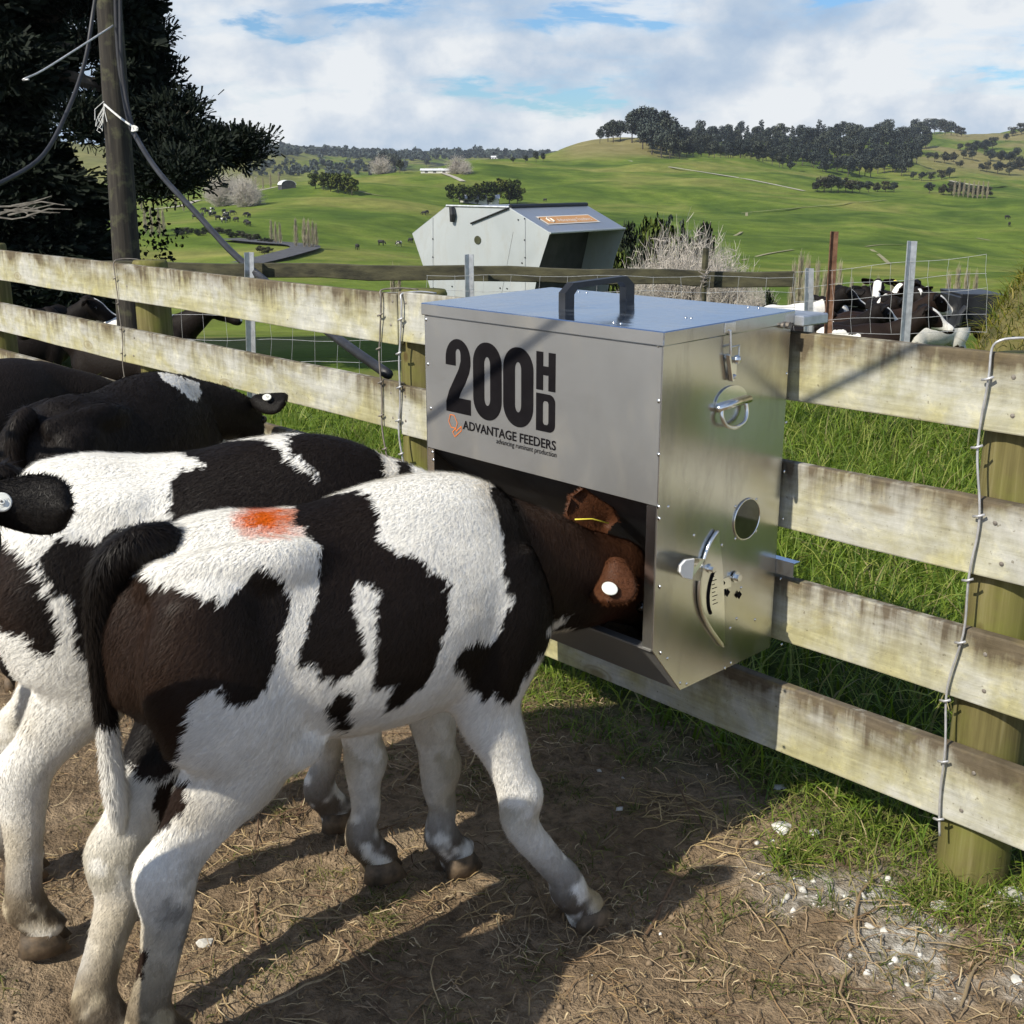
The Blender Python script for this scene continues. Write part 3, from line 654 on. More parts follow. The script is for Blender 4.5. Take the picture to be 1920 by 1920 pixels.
def rrect(x0, x1, z0, z1, rx, rz, n=10):
    out = []
    for cx, cz, a0 in ((x1 - rx, z1 - rz, 0), (x0 + rx, z1 - rz, 90), (x0 + rx, z0 + rz, 180), (x1 - rx, z0 + rz, 270)):
        for t in np.linspace(0, 90, n): out.append((cx + rx * math.cos(R(a0 + t)), cz + rz * math.sin(R(a0 + t))))
    return out
# digit 2
X0, X1, Z0, Z1 = -2.254, -2.160, 0.995, 1.178
two = []
wd = X1 - X0
for t in np.linspace(180, 0, 16): two.append((X0 + wd / 2 + wd / 2 * math.cos(R(t)), Z1 - 0.050 + 0.050 * math.sin(R(t))))
two += [(X1, 1.118), (X1 - 0.006, 1.098), (X1 - 0.020, 1.072), (X1 - 0.038, 1.047), (X1 - 0.045, 1.033), (X1, 1.033), (X1, Z0), (X0, Z0), (X0, 1.020), (X0 + 0.012, 1.048), (X0 + 0.032, 1.078), (X0 + 0.050, 1.105), (X0 + 0.0575, 1.125), (X0 + 0.0575, 1.140)]
for t in np.linspace(0, 180, 8): two.append((X0 + 0.0475 + 0.0095 * math.cos(R(t)), 1.144 + 0.010 * math.sin(R(t))))
two += [(X0 + 0.038, 1.112), (X0, 1.112)]
put('digit_two', plate(two), M_INK)
for xa in (-2.150, -2.041):
    put('digit_zero', plate(rrect(xa, xa + 0.103, 0.993, 1.180, 0.050, 0.052), (rrect(xa + 0.0405, xa + 0.0625, 1.028, 1.146, 0.0108, 0.018, 6)[::-1],)), M_INK)
hx0, hx1 = -1.928, -1.866
put('letter_h', plate([(hx0, 1.091), (hx0 + .022, 1.091), (hx0 + .022, 1.126), (hx1 - .022, 1.126), (hx1 - .022, 1.091), (hx1, 1.091), (hx1, 1.178), (hx1 - .022, 1.178), (hx1 - .022, 1.146), (hx0 + .022, 1.146), (hx0 + .022, 1.178), (hx0, 1.178)]), M_INK)
dd = [(hx0, 0.996), (hx0, 1.083), (hx1 - .022, 1.083)] + [(hx1 - .020 + .020 * math.cos(R(t)), 1.065 + .018 * math.sin(R(t))) for t in np.linspace(90, 0, 7)] + [(hx1 - .020 + .020 * math.cos(R(t)), 1.014 + .018 * math.sin(R(t))) for t in np.linspace(0, -90, 7)] + [(hx1 - .022, 0.996)]
put('letter_d', plate(dd, (rrect(hx0 + .022, hx1 - .021, 1.012, 1.067, 0.006, 0.008, 5),)), M_INK)
def text(body, x0, x1, zb, h, mat, name, offset=0.0, shear=0.0):
    c = bpy.data.curves.new(name, 'FONT'); c.body = body; c.size = 1; c.offset = offset; c.shear = shear; c.resolution_u = 3
    t = bpy.data.objects.new(name, c); col.objects.link(t); bpy.context.view_layer.update()
    me = bpy.data.meshes.new_from_object(t.evaluated_get(bpy.context.evaluated_depsgraph_get())); bpy.data.objects.remove(t)
    co = np.empty(len(me.vertices) * 3, np.float32); me.vertices.foreach_get('co', co); co = co.reshape(-1, 3)
    cap = 0.73 if body[0].isupper() else 0.74
    sx = (x1 - x0) / (co[:, 0].max() - co[:, 0].min()); sz = h / cap
    out = np.stack([x0 + (co[:, 0] - co[:, 0].min()) * sx, np.full(len(co), LY), zb + co[:, 1] * sz], 1)
    me.vertices.foreach_set('co', out.astype(np.float32).ravel()); me.update(); me.materials.append(mat)
    o = link(name, me); add_world(o, fd); return o
text('ADVANTAGE FEEDERS', -2.191, -1.862, 0.9580, 0.0225, M_INK, 'maker_name', 0.018)
text('advancing ruminant production', -2.066, -1.860, 0.9420, 0.0135, M_INK, 'maker_slogan', 0.0, 0.12)
# orange outlined emblem: a ring of six sides with a chevron under it
def outline(pts, w, closed=True):
    n = len(pts); m = MB()
    for i in range(n if closed else n - 1):
        a = np.array(pts[i]); b_ = np.array(pts[(i + 1) % n]); d = (b_ - a) / np.linalg.norm(b_ - a); s = np.array([-d[1], d[0]]) * w / 2; a = a - d * w * .4; b_ = b_ + d * w * .4
        m.raw([(q[0], LY - 0.00002 * i, q[1]) for q in (a - s, b_ - s, b_ + s, a + s)], [(0, 1, 2, 3)])
    return m
e = outline([(-2.239, 0.987), (-2.224, 0.987), (-2.212, 0.969), (-2.218, 0.955), (-2.236, 0.955), (-2.2455, 0.969)], 0.0022)
e2 = outline([(-2.218, 0.955), (-2.231, 0.944), (-2.222, 0.933), (-2.197, 0.952), (-2.197, 0.963), (-2.216, 0.948)], 0.0022)
e.raw(e2.v, e2.f); e.build('emblem', M_ORANGE, fd)
# ------------------------------------------------------------------ calves
def coat_mat(name='calf_coat', k=1.0):
    m, nt, b = new_mat(name, 0.62, spec=0.14)
    t = nt.add('ShaderNodeVertexColor', layer_name='tint').outputs['Color']
    o = coords(nt, 'Object')
    n = nt.noise(nt.mapping(o, (1, 1, .5)), 120, 4, 0.6); n2 = nt.noise(nt.mapping(o, (1, 1, .4)), 45, 4, 0.6, 0.6)
    c = nt.mix(1.0, t, nt.ramp(n, [(0.3, 0.85), (0.7, 1.1)]), 'MULTIPLY')
    nt.l.new(c, b.inputs['Base Color'])
    bump(nt, b, nt.math('ADD', n, nt.math('MULTIPLY', n2, 1.0)), 0.5, 0.006)
    return m
M_COAT = coat_mat()
def fur_mat():
    m, nt, b = new_mat('calf_hair', 0.48, spec=0.16)
    t = nt.add('ShaderNodeVertexColor', layer_name='tint').outputs['Color']; nt.l.new(t, b.inputs['Base Color'])
    return m
M_FUR = fur_mat()
M_HOOF = noisy('hoof_horn', (0.05, 0.035, 0.02), (0.16, 0.11, 0.065), 30, 0.7, 0, 90, 0.5, 0.003)
M_EYE = noisy('eye', (0.006, 0.004, 0.003), (0.01, 0.007, 0.005), 10, 0.08)
M_TAGW = noisy('white_ear_tag', (0.72, 0.73, 0.66), (0.80, 0.80, 0.74), 30, 0.45)
M_TAGY = noisy('yellow_ear_tag', (0.75, 0.62, 0.05), (0.82, 0.70, 0.08), 30, 0.45)
M_LETTERS = noisy('tag_hole', (0.05, 0.05, 0.04), (0.1, 0.1, 0.08), 30, 0.5)

class Skin:
    """overlapping lofts that are fused into one continuous surface"""
    def __init__(self): self.mb = MB()
    def chain(self, rings, ref, per=5, n=20, egg=0.0):
        """rings: (x, y, z, half width across, half size along ref)"""
        P = crom(rings, per); C_ = P[:, :3]; ref = np.array(ref, float); rr = []
        ends = []
        for i in range(len(P)):
            t = C_[min(i + 1, len(P) - 1)] - C_[max(i - 1, 0)]; t /= np.linalg.norm(t) + 1e-9
            s = np.cross(ref, t); s /= np.linalg.norm(s) + 1e-9; u = np.cross(t, s)
            rr.append((C_[i], s, u, max(P[i, 3], .004), max(P[i, 4], .004), t))
        def ring(c, s, u, a, b_): return [c + s * a * math.cos(q) * (1 - egg * math.sin(q)) + u * b_ * math.sin(q) for q in np.linspace(0, 2 * math.pi, n, endpoint=False)]
        c, s, u, a, b_, t = rr[0]; e = 0.5 * min(a, b_)
        allr = [ring(c - t * e * .95, s, u, a * .25, b_ * .25), ring(c - t * e * .6, s, u, a * .72, b_ * .72)]
        allr += [ring(c, s, u, a, b_) for c, s, u, a, b_, t in rr]
        c, s, u, a, b_, t = rr[-1]; e = 0.5 * min(a, b_)
        allr += [ring(c + t * e * .6, s, u, a * .72, b_ * .72), ring(c + t * e * .95, s, u, a * .25, b_ * .25)]
        vs = [q for g in allr for q in g]; fs = []
        for i in range(len(allr) - 1):
            for j in range(n): fs.append((i * n + j, i * n + (j + 1) % n, (i + 1) * n + (j + 1) % n, (i + 1) * n + j))
        fs += [tuple(range(n - 1, -1, -1)), tuple(range((len(allr) - 1) * n, len(allr) * n))]
        self.mb.raw(vs, fs); return self
    def fuse(self, name, voxel=0.011, smooth=8, sub=1):
        me = self.mb.mesh(name + '_src'); bm = bmesh.new(); bm.from_mesh(me); bmesh.ops.recalc_face_normals(bm, faces=bm.faces); bm.to_mesh(me); bm.free()
        o = bpy.data.objects.new(name + '_src', me); col.objects.link(o)
        r = o.modifiers.new('r', 'REMESH'); r.mode = 'VOXEL'; r.voxel_size = voxel
        s = o.modifiers.new('s', 'SMOOTH'); s.iterations = smooth; s.factor = 0.5
        if sub:
            q = o.modifiers.new('q', 'SUBSURF'); q.levels = sub; q.render_levels = sub
        bpy.context.view_layer.update()
        out = bpy.data.meshes.new_from_object(o.evaluated_get(bpy.context.evaluated_depsgraph_get()))
        bpy.data.objects.remove(o); bpy.data.meshes.remove(me); out.name = name
        out.polygons.foreach_set('use_smooth', np.ones(len(out.polygons), bool))
        return out
def verts_of(me):
    a = np.empty(len(me.vertices) * 3, np.float32); me.vertices.foreach_get('co', a); return a.reshape(-1, 3).astype(float)
def norms_of(me):
    a = np.empty(len(me.vertices) * 3, np.float32); me.vertex_normals.foreach_get('vector', a); return a.reshape(-1, 3).astype(float)
def set_tint(me, c):
    if 'tint' in me.color_attributes: a = me.color_attributes['tint']
    else: a = me.color_attributes.new('tint', 'FLOAT_COLOR', 'POINT')
    q = np.ones((len(me.vertices), 4), np.float32); q[:, :3] = c; a.data.foreach_set('color', q.ravel())

def inside(poly, u, v):
    poly = np.asarray(poly, float); r = np.zeros(len(u), bool); n = len(poly); j = n - 1
    for i in range(n):
        xi, yi = poly[i]; xj, yj = poly[j]
        c = ((yi > v) != (yj > v)) & (u < (xj - xi) * (v - yi) / (yj - yi + 1e-12) + xi); r ^= c; j = i
    return r
WHITE = np.array([0.82, 0.80, 0.745]); BLACK = np.array([0.0075, 0.0062, 0.0055]); BROWN = np.array([0.030, 0.0155, 0.0095]); RUST = np.array([0.085, 0.032, 0.014])

# torso stations for a calf one metre tall: x, top, bottom, half width
TORSO = [(-.375, .905, .74, .04), (-.35, .945, .68, .085), (-.30, .972, .61, .130), (-.20, .980, .55, .180), (-.08, .965, .525, .200), (.05, .968, .495, .215),
         (.17, .986, .495, .213), (.28, .988, .505, .195), (.37, .962, .53, .165), (.44, .92, .57, .125), (.49, .87, .63, .080)]
def hind_leg(y, hock=(-.395, .36), hoof=(-.40, .0), yh=None, k=1.0, yt=None):
    yh = y if yh is None else yh; yt = y if yt is None else yt; dx, dz = hock; fx, fz = hoof
    ym = lambda t: y + (yh - y) * t
    return [(-.245, yt * .85, .87, .06, .09), (-.245, yt * .98, .75, .082, .138), (-.225, yt * 1.05, .64, .082, .136), (-.225, y * 1.02, .55, .066, .112), (dx + .105, ym(.2), dz + .115, .048, .076), (dx + .05, ym(.32), dz + .05, .038, .056),
            (dx + .018, ym(.4), dz + .005, .044, .062), (dx + .014, ym(.5), dz - .07, .036, .048), (dx * .5 + fx * .5 + .006, ym(.7), .20 + fz * .5, .031, .038), (fx - .002, ym(.88), .125, .034, .040), (fx - .002, ym(.93), .095, .040, .047),
            (fx + .018, yh, .060 + fz, .034, .040), (fx + .035, yh, .030 + fz, .042, .050)]
def fore_leg(y, knee=(.37, .30), hoof=(.37, 0.), yh=None, ys=None, elbow=(.33, .50)):
    yh = y if yh is None else yh; ys = y if ys is None else ys; kx, kz = knee; fx, fz = hoof; ym = lambda t: y + (yh - y) * t
    return [(.33, ys * .85, .82, .05, .10), (.345, ys, .70, .070, .115), (elbow[0] + .01, ys * 1.0, .60, .070, .096), (elbow[0], y, elbow[1], .058, .074), (kx * .6 + elbow[0] * .4, ym(.25), kz + .10, .046, .055), (kx * .85 + elbow[0] * .15, ym(.42), kz + .045, .039, .046),
            (kx + .006, ym(.5), kz, .045, .052), (kx, ym(.6), kz - .06, .035, .040), (kx * .45 + fx * .55, ym(.75), .165 + fz * .4, .031, .035), (fx - .018, ym(.88), .118 + fz * .8, .033, .037), (fx - .013, ym(.92), .090 + fz * .8, .039, .044),
            (fx + .01, yh, .055 + fz, .034, .039), (fx + .03, yh, .026 + fz, .043, .052)]
def head_rings(M4, L=1.0):
    """head along local +x of M4, crown up"""
    out = []
    for x, z, w_, h in ((-.05, -.005, .055, .06), (0, -.005, .076, .083), (.055, -.02, .088, .095), (.12, -.035, .080, .092), (.18, -.042, .060, .072), (.235, -.045, .050, .056), (.285, -.047, .055, .053), (.325, -.05, .044, .040)):
        p = M4 @ Vector((x * L, 0, z * L)); out.append((p.x, p.y, p.z, w_ * L, h * L))
    return out
def frame(origin, fwd, up):
    f = Vector(fwd).normalized(); u = Vector(up); u = (u - f * u.dot(f)).normalized(); s = u.cross(f)
    m = Matrix.Identity(4)
    for i in range(3): m[i][0] = f[i]; m[i][1] = s[i]; m[i][2] = u[i]; m[i][3] = origin[i]
    return m
def hoof_mesh(M4):
    m = MB()
    for s in (-1, 1):
        P = []
        for (z, x0, x1, w_) in ((0.0, -.045, .058, .027), (.022, -.042, .046, .026), (.045, -.036, .030, .022)):
            for q in np.linspace(0, 2 * math.pi, 10, endpoint=False):
                cx, rx = (x0 + x1) / 2, (x1 - x0) / 2
                P.append(tuple(M4 @ Vector((cx + rx * math.cos(q) * (1 if math.cos(q) < 0 else 1.0), s * .024 + w_ * math.sin(q) * (1.0 - .35 * max(0, math.cos(q))), z))))
        n = 10; fs = [tuple(range(n - 1, -1, -1)), tuple(range(2 * n, 3 * n))]
        for i in range(2):
            for j in range(n): fs.append((i * n + j, i * n + (j + 1) % n, (i + 1) * n + (j + 1) % n, (i + 1) * n + j))
        m.raw(P, fs)
    return m
def ear_mesh(name, base, tip, face, length=.15, width=.088, inner=RUST, outer=BROWN, cup=.030):
    """leaf shaped cupped ear; 'face' points out of the hollow side"""
    t = np.array(tip, float) - np.array(base, float); Lh = np.linalg.norm(t) if length is None else length; t /= np.linalg.norm(t)
    f = np.array(face, float); f -= t * (f @ t); f /= np.linalg.norm(f); s = np.cross(t, f); nu, nv = 13, 11; V = []; Cc = []
    for side in (0, 1):
        for i in range(nu):
            a = i / (nu - 1); wd = width * (0.36 + 1.08 * a ** .8) * math.sqrt(max(0.0, 1 - a ** 3.0)) * .62 + .004
            for j in range(nv):
                b_ = -1 + 2 * j / (nv - 1)
                p = np.array(base) + t * (Lh * a) + s * (wd * b_) - f * (cup * math.cos(b_ * 1.35) * (1 - a * .35)) * (1.0 if a > .0 else .6) - f * (.009 * side)
                p += f * .010 * math.sin(a * 3.0)
                V.append(p); Cc.append((inner if side == 0 else outer))
    n1 = nu * nv; fs = []
    idx = lambda sd, i, j: sd * n1 + i * nv + j
    for i in range(nu - 1):
        for j in range(nv - 1):
            fs.append((idx(0, i, j), idx(0, i, j + 1), idx(0, i + 1, j + 1), idx(0, i + 1, j))); fs.append((idx(1, i, j), idx(1, i + 1, j), idx(1, i + 1, j + 1), idx(1, i, j + 1)))
        fs.append((idx(0, i, 0), idx(0, i + 1, 0), idx(1, i + 1, 0), idx(1, i, 0))); fs.append((idx(0, i, nv - 1), idx(1, i, nv - 1), idx(1, i + 1, nv - 1), idx(0, i + 1, nv - 1)))
    for j in range(nv - 1):
        fs.append((idx(0, nu - 1, j), idx(0, nu - 1, j + 1), idx(1, nu - 1, j + 1), idx(1, nu - 1, j)))
    me = mesh_np(name, V, fs, M_COAT, True, np.array(Cc)); bm = bmesh.new(); bm.from_mesh(me); bmesh.ops.recalc_face_normals(bm, faces=bm.faces); bm.to_mesh(me); bm.free()
    return me
def fur_mesh(name, me, tint, count, length=.016, width=.0022, comb=(-1, 0, -.7), stand=.30, seed=1, lenfun=None, bound=None):
    """short hairs rooted on the body surface, each a slim blade of one triangle, carrying the coat's colour"""
    g = np.random.default_rng(seed); me.calc_loop_triangles(); nt_ = len(me.loop_triangles)
    tri = np.empty(nt_ * 3, np.int32); me.loop_triangles.foreach_get('vertices', tri); tri = tri.reshape(-1, 3)
    V = verts_of(me); N = norms_of(me); a, b_, c = V[tri[:, 0]], V[tri[:, 1]], V[tri[:, 2]]
    ar = np.linalg.norm(np.cross(b_ - a, c - a), axis=1)
    if bound is not None: ar = ar * bound((a + b_ + c) / 3, (N[tri[:, 0]] + N[tri[:, 1]] + N[tri[:, 2]]) / 3)
    t = g.choice(nt_, count, p=ar / ar.sum()); r1 = np.sqrt(g.random(count)); r2 = g.random(count)
    w_ = np.stack([1 - r1, r1 * (1 - r2), r1 * r2], 1)[:, :, None]
    P = (V[tri[t]] * w_).sum(1); Nn = (N[tri[t]] * w_).sum(1); Nn /= np.linalg.norm(Nn, axis=1)[:, None] + 1e-9
    cl = tint(P, True)
    cb = np.array(comb, float)[None] + np.stack([vnoise(P, 9, 1, 2) - .5, vnoise(P, 9, 2, 2) - .5, vnoise(P, 9, 3, 2) - .5], 1) * 1.1 + g.normal(0, .14, (count, 3))
    cb -= Nn * (cb * Nn).sum(1)[:, None]; cb /= np.linalg.norm(cb, axis=1)[:, None] + 1e-9
    st = stand * (0.5 + g.random(count))[:, None]
    D = cb + Nn * st; D /= np.linalg.norm(D, axis=1)[:, None]
    L = length * (0.55 + 0.8 * g.random(count)) * (lenfun(P) if lenfun is not None else 1)
    S = np.cross(D, Nn); S /= np.linalg.norm(S, axis=1)[:, None] + 1e-9; W = width * (0.6 + 0.8 * g.random(count))
    root = P - Nn * 0.0015
    vv = np.stack([root - S * (W / 2)[:, None], root + S * (W / 2)[:, None], P + D * L[:, None]], 1).reshape(-1, 3)
    cl = cl * (0.86 + 0.28 * g.random((count, 1)))
    nn = Nn * 0.95 + D * 0.12 + g.normal(0, .08, (count, 3)); nn /= np.linalg.norm(nn, axis=1)[:, None]
    f = np.arange(count * 3, dtype=np.int32).reshape(-1, 3)
    return mesh_np(name, vv, f, M_FUR, True, np.repeat(cl, 3, 0), np.repeat(nn, 3, 0))

def make_calf(loc, rz, label, torso, legs, hoofs, neck, headM, headL, group='calves crowding round the feeder', voxel=.011, extra=None, smooth=5, sub=1):
    """returns root, body mesh (uncoloured)"""
    sk = Skin()
    sk.chain([(x, 0, (a + b_) / 2, w_, (a - b_) / 2) for x, a, b_, w_ in torso], (0, 0, 1), 5, 26, .16)
    for lg in legs: sk.chain(lg, (1, 0, 0), 5, 16)
    if neck: sk.chain(neck, (0, 0, 1) if not isinstance(neck, tuple) else neck[1], 5, 20)
    if headM is not None: sk.chain(head_rings(headM, headL), tuple(headM.to_3x3() @ Vector((0, 0, 1))), 5, 20)
    if extra: extra(sk)
    me = sk.fuse('calf_body', voxel, smooth, sub)
    root = empty('calf', loc, rz); tag(root, label, 'calf', group)
    body = link('body', me, M_COAT, root)
    for (x, y, z, yaw, pit) in hoofs:
        M4 = Matrix.Translation((x, y, z)) @ Matrix.Rotation(yaw, 4, 'Z') @ Matrix.Rotation(pit, 4, 'Y')
        link('hoof', hoof_mesh(M4).mesh('hoof', M_HOOF, True), None, root)
    return root, body
def lpart(name, m, mat, parent, smooth=True):
    return link(name, m.mesh(name, mat, smooth), None, parent)

# ---- first calf: the large one, head in the feeder
A_LOC, A_RZ = (-1.826, 1.15, 0), R(81.9)
hA = frame((.735, -.005, .705), (.78, .12, -.58), (.50, -.50, .65))
legsA = [hind_leg(-.125, (-.385, .365), (-.415, 0), -.130), hind_leg(.100, (-.425, .335), (-.485, 0), -.050, yt=.115),
         fore_leg(-.135, (.350, .325), (.466, 0.0), -.228, None, (.305, .52)), fore_leg(.125, (.335, .265), (.350, 0), .110, None, (.318, .47))]
neckA = [(.32, 0, .770, .120, .170), (.42, 0, .755, .108, .160), (.52, 0, .728, .094, .140), (.62, 0, .695, .084, .120), (.70, .0, .680, .078, .105), (.77, -.003, .665, .070, .085)]
def extraA(sk):
    for q in (-1, 1): sk.chain([(-.33, q * .06, .885, .03, .04), (-.22, q * .10, .895, .04, .05), (-.12, q * .115, .895, .045, .055), (-.05, q * .105, .880, .04, .05), (.04, q * .09, .87, .03, .04)], (0, 0, 1), 4, 12)     # hip bones
    sk.chain([(-.20, -.16, .60, .045, .06), (-.13, -.155, .56, .03, .05), (-.07, -.14, .545, .02, .03)], (0, 0, 1), 4, 12)     # flank fold
    sk.chain([(.0, 0, .50, .04, .03), (-.06, 0, .485, .035, .03), (-.09, 0, .462, .018, .018)], (0, 0, 1), 4, 10)
    sk.chain([(.36, -.09, .80, .05, .09), (.385, -.10, .70, .055, .09), (.375, -.09, .60, .05, .06)], (1, 0, 0), 4, 12)      # point of shoulder
A, A_body = make_calf(A_LOC, A_RZ, 'black and white calf with an orange paint mark, feeding nearest the viewer', TORSO, legsA,
    [(-.395, -.130, -.004, 0.05, 0), (-.465, -.050, -.004, 0.0, 0), (.50, -.230, -.004, -.12, 0), (.375, .110, -.004, 0.05, 0)], neckA, hA, .92, extra=extraA)

# ---- second calf: behind the first, head also in the feeder
B_LOC, B_RZ = (-2.222, 1.085, 0.02), R(66)
hB = frame((.74, .0, .72), (.80, .0, -.55), (.55, 0, .8))
legsB = [hind_leg(-.135, (-.375, .37), (-.375, 0), -.165), hind_leg(.125, (-.40, .345), (-.43, 0), .13), fore_leg(-.125, (.34, .29), (.345, 0), -.125), fore_leg(.12, (.30, .28), (.29, 0), .12)]
neckB = [(.32, 0, .80, .120, .170), (.42, 0, .785, .108, .160), (.52, 0, .755, .094, .140), (.62, 0, .715, .084, .120), (.70, .0, .69, .078, .105), (.77, -.003, .675, .070, .085)]
def extraB(sk):
    for q in (-1, 1): sk.chain([(-.33, q * .06, .885, .03, .04), (-.22, q * .10, .895, .04, .05), (-.12, q * .115, .895, .045, .055), (-.05, q * .105, .880, .04, .05), (.04, q * .09, .87, .03, .04)], (0, 0, 1), 4, 12)
    sk.chain([(-.20, -.16, .60, .045, .06), (-.13, -.155, .56, .03, .05), (-.07, -.14, .545, .02, .03)], (0, 0, 1), 4, 12)
TORSO_B = [(x * (1.1 if x < 0 else 1), a + .022, b_, w_ * (.95 if x > .1 else 1.08)) for x, a, b_, w_ in TORSO]
B, B_body = make_calf(B_LOC, B_RZ, 'white backed calf with black saddle patches, just behind the orange marked calf', TORSO_B, legsB,
    [(-.355, -.165, -.004, 0, 0), (-.41, .13, -.004, 0, 0), (.37, -.125, -.004, 0, 0), (.315, .12, -.004, 0, 0)], neckB, hB, .92, extra=extraB, voxel=.012)
# ---- third calf: black, beside the left end of the feeder, head turned to the right
C_LOC, C_RZ, C_S = (-3.63, 1.53, 0.0), R(115), .94
hC = frame((.635, -.085, .785), (.80, .24, -.55), (.45, .15, .88))
neckC = [(.30, 0, .80, .120, .175), (.38, -.01, .805, .110, .160), (.46, -.03, .80, .098, .135), (.55, -.06, .79, .088, .110), (.635, -.085, .765, .078, .09)]
C, C_body = make_calf(C_LOC, C_RZ, 'black calf with a white neck patch beyond the white backed calf', TORSO, [hind_leg(-.125), hind_leg(.125), fore_leg(-.12), fore_leg(.12)],
    [(-.38, -.125, -.004, 0, 0), (-.38, .125, -.004, 0, 0), (.395, -.12, -.004, 0, 0), (.395, .12, -.004, 0, 0)], neckC, hC, .98, extra=extraB, voxel=.013)
C.scale = (C_S,) * 3
# coat markings: outlines in millimetres on a plane through each calf
PAT_A = dict(U=(0.9128, -0.4084, 0.0), V=(0.142, 0.3173, 0.9376),
    rump=[(-274, 786), (-259, 760), (-238, 770), (-206, 754), (-172, 735), (-147, 720), (-135, 737), (-112, 763), (-91, 790), (-75, 795), (-61, 781), (-42, 756), (-35, 739), (-45, 703), (-58, 668), (-70, 621), (-84, 582), (-102, 556), (-140, 553), (-156, 570), (-164, 592), (-183, 577), (-202, 572), (-220, 528), (-232, 488), (-273, 433), (-302, 415), (-331, 423), (-388, 495), (-400, 625), (-394, 790), (-330, 799)],
    hock=[(-309, 403), (-230, 425), (-229, 392), (-252, 370), (-278, 344), (-318, 317)],
    low=[(-329, 135), (-317, 128), (-331, 87), (-346, 72), (-361, 82)],
    saddle=[(-31, 910), (5, 926), (81, 931), (115, 917), (126, 880), (133, 834), (166, 802), (201, 796), (225, 756), (252, 746), (254, 707), (242, 655), (222, 600), (189, 554), (158, 521), (131, 511), (127, 534), (144, 564), (118, 562), (97, 568), (102, 640), (111, 698), (115, 731), (102, 751), (74, 755), (74, 717), (84, 662), (82, 621), (64, 588), (34, 574), (10, 581), (3, 606), (-29, 621), (-18, 669), (-13, 693), (4, 717), (13, 770), (17, 820), (-10, 851), (-29, 868)],
    spot=[(42, 561), (63, 559), (68, 532), (57, 486), (40, 478), (19, 505), (20, 532)],
    front=[(359, 933), (365, 892), (368, 824), (370, 755), (381, 695), (355, 656), (339, 625), (329, 630), (279, 630), (259, 601), (275, 558), (306, 522), (330, 515), (339, 533), (359, 503), (385, 509), (437, 584), (530, 631), (800, 611), (687, 785), (599, 932), (408, 950)],
    orange=[(-117, 889), (-85, 896), (-68, 883), (-30, 872), (-31, 858), (-68, 857), (-108, 860)],
    browntop=[(-59, 883), (-30, 898), (-27, 863), (-51, 864)],
    throat=[(499, 659), (545, 661), (521, 635), (463, 630), (453, 640)],
    dirt=[(-269, 253), (-233, 259), (-238, 170), (-249, 90), (-285, 98), (-285, 188)],
    dirt2=[(-220, 286), (-202, 256), (-212, 216), (-237, 256)])
PAT_B = dict(U=(0.9994, -0.0354, 0.0), V=(0.0106, 0.3006, 0.9537),
    saddle=[(20, 966), (48, 966), (181, 954), (200, 929), (232, 897), (269, 862), (274, 824), (269, 778), (183, 771), (117, 776), (31, 783), (-31, 794), (-16, 835), (-17, 872), (-3, 900), (24, 905), (50, 898), (30, 923), (14, 942)],
    fore=[(235, 965), (358, 972), (405, 947), (426, 885), (427, 859), (417, 787), (344, 773), (274, 778), (255, 816), (278, 861), (272, 885), (238, 911), (224, 937)],
    neck=[(473, 913), (492, 907), (497, 867), (497, 841), (455, 843)],
    hip=[(-369, 795), (-317, 783), (-289, 753), (-273, 693), (-248, 652), (-240, 592), (-274, 556), (-293, 567), (-297, 602), (-325, 613), (-383, 636)],
    tailhead=[(-265, 751), (-220, 781), (-160, 772), (-110, 794), (-53, 781), (-58, 716), (-122, 635), (-171, 544), (-215, 545), (-212, 662), (-247, 673), (-264, 709)])
PAT_C = dict(U=(0.671, -0.7414, 0.0), V=(0.1555, 0.1407, 0.9778),
    neck=[(198, 1001), (260, 994), (339, 963), (349, 916), (308, 890), (272, 928), (220, 961)])
def uv_of(P, pat, jit=.011):
    U = np.array(pat['U']); V = np.array(pat['V'])
    j = np.stack([vnoise(P, 75, 11, 2) - .5, vnoise(P, 75, 12, 2) - .5, vnoise(P, 75, 13, 2) - .5], 1) * jit * 2.2
    j2 = np.stack([vnoise(P, 16, 14, 2) - .5, vnoise(P, 16, 15, 2) - .5, vnoise(P, 16, 16, 2) - .5], 1) * jit * 1.6
    Q = P + j + j2
    return (Q @ U) * 1000, (Q @ V) * 1000
def soft(poly, u, v, r=14, n=6):
    s = inside(poly, u, v).astype(float)
    for a in np.linspace(0, 2 * math.pi, n, endpoint=False): s += inside(poly, u + r * math.cos(a), v + r * math.sin(a))
    return s / (n + 1)
def white_coat(P, dirt=1.0):
    n = vnoise(P, 6, 21, 3); n2 = vnoise(P, 22, 22, 3)
    c = np.tile(WHITE, (len(P), 1)) * (0.90 + 0.14 * n2)[:, None]
    k = (sstep(.52, .72, n) * .35 + sstep(.45, .02, P[:, 2]) * sstep(.40, .62, n) * .75) * dirt
    c = c * (1 - k[:, None]) + np.array([.42, .34, .21]) * k[:, None]
    hk = np.exp(-((P[:, 2] - .33) / .07) ** 2) * sstep(.44, .60, vnoise(P, 15, 25, 3)) * .55 * dirt; c = c * (1 - hk[:, None]) + np.array([.26, .21, .10]) * hk[:, None]
    mud = sstep(.30, .05, P[:, 2]) * sstep(.33, .52, n2) * dirt * .95
    return c * (1 - mud[:, None]) + np.array([.075, .052, .032]) * mud[:, None]
def dark_coat(P, brown):
    n = vnoise(P, 5, 31, 3)
    k = np.clip(brown * (0.55 + .9 * (n - .3)), 0, 1)[:, None]
    return BLACK * (1 - k) + BROWN * k
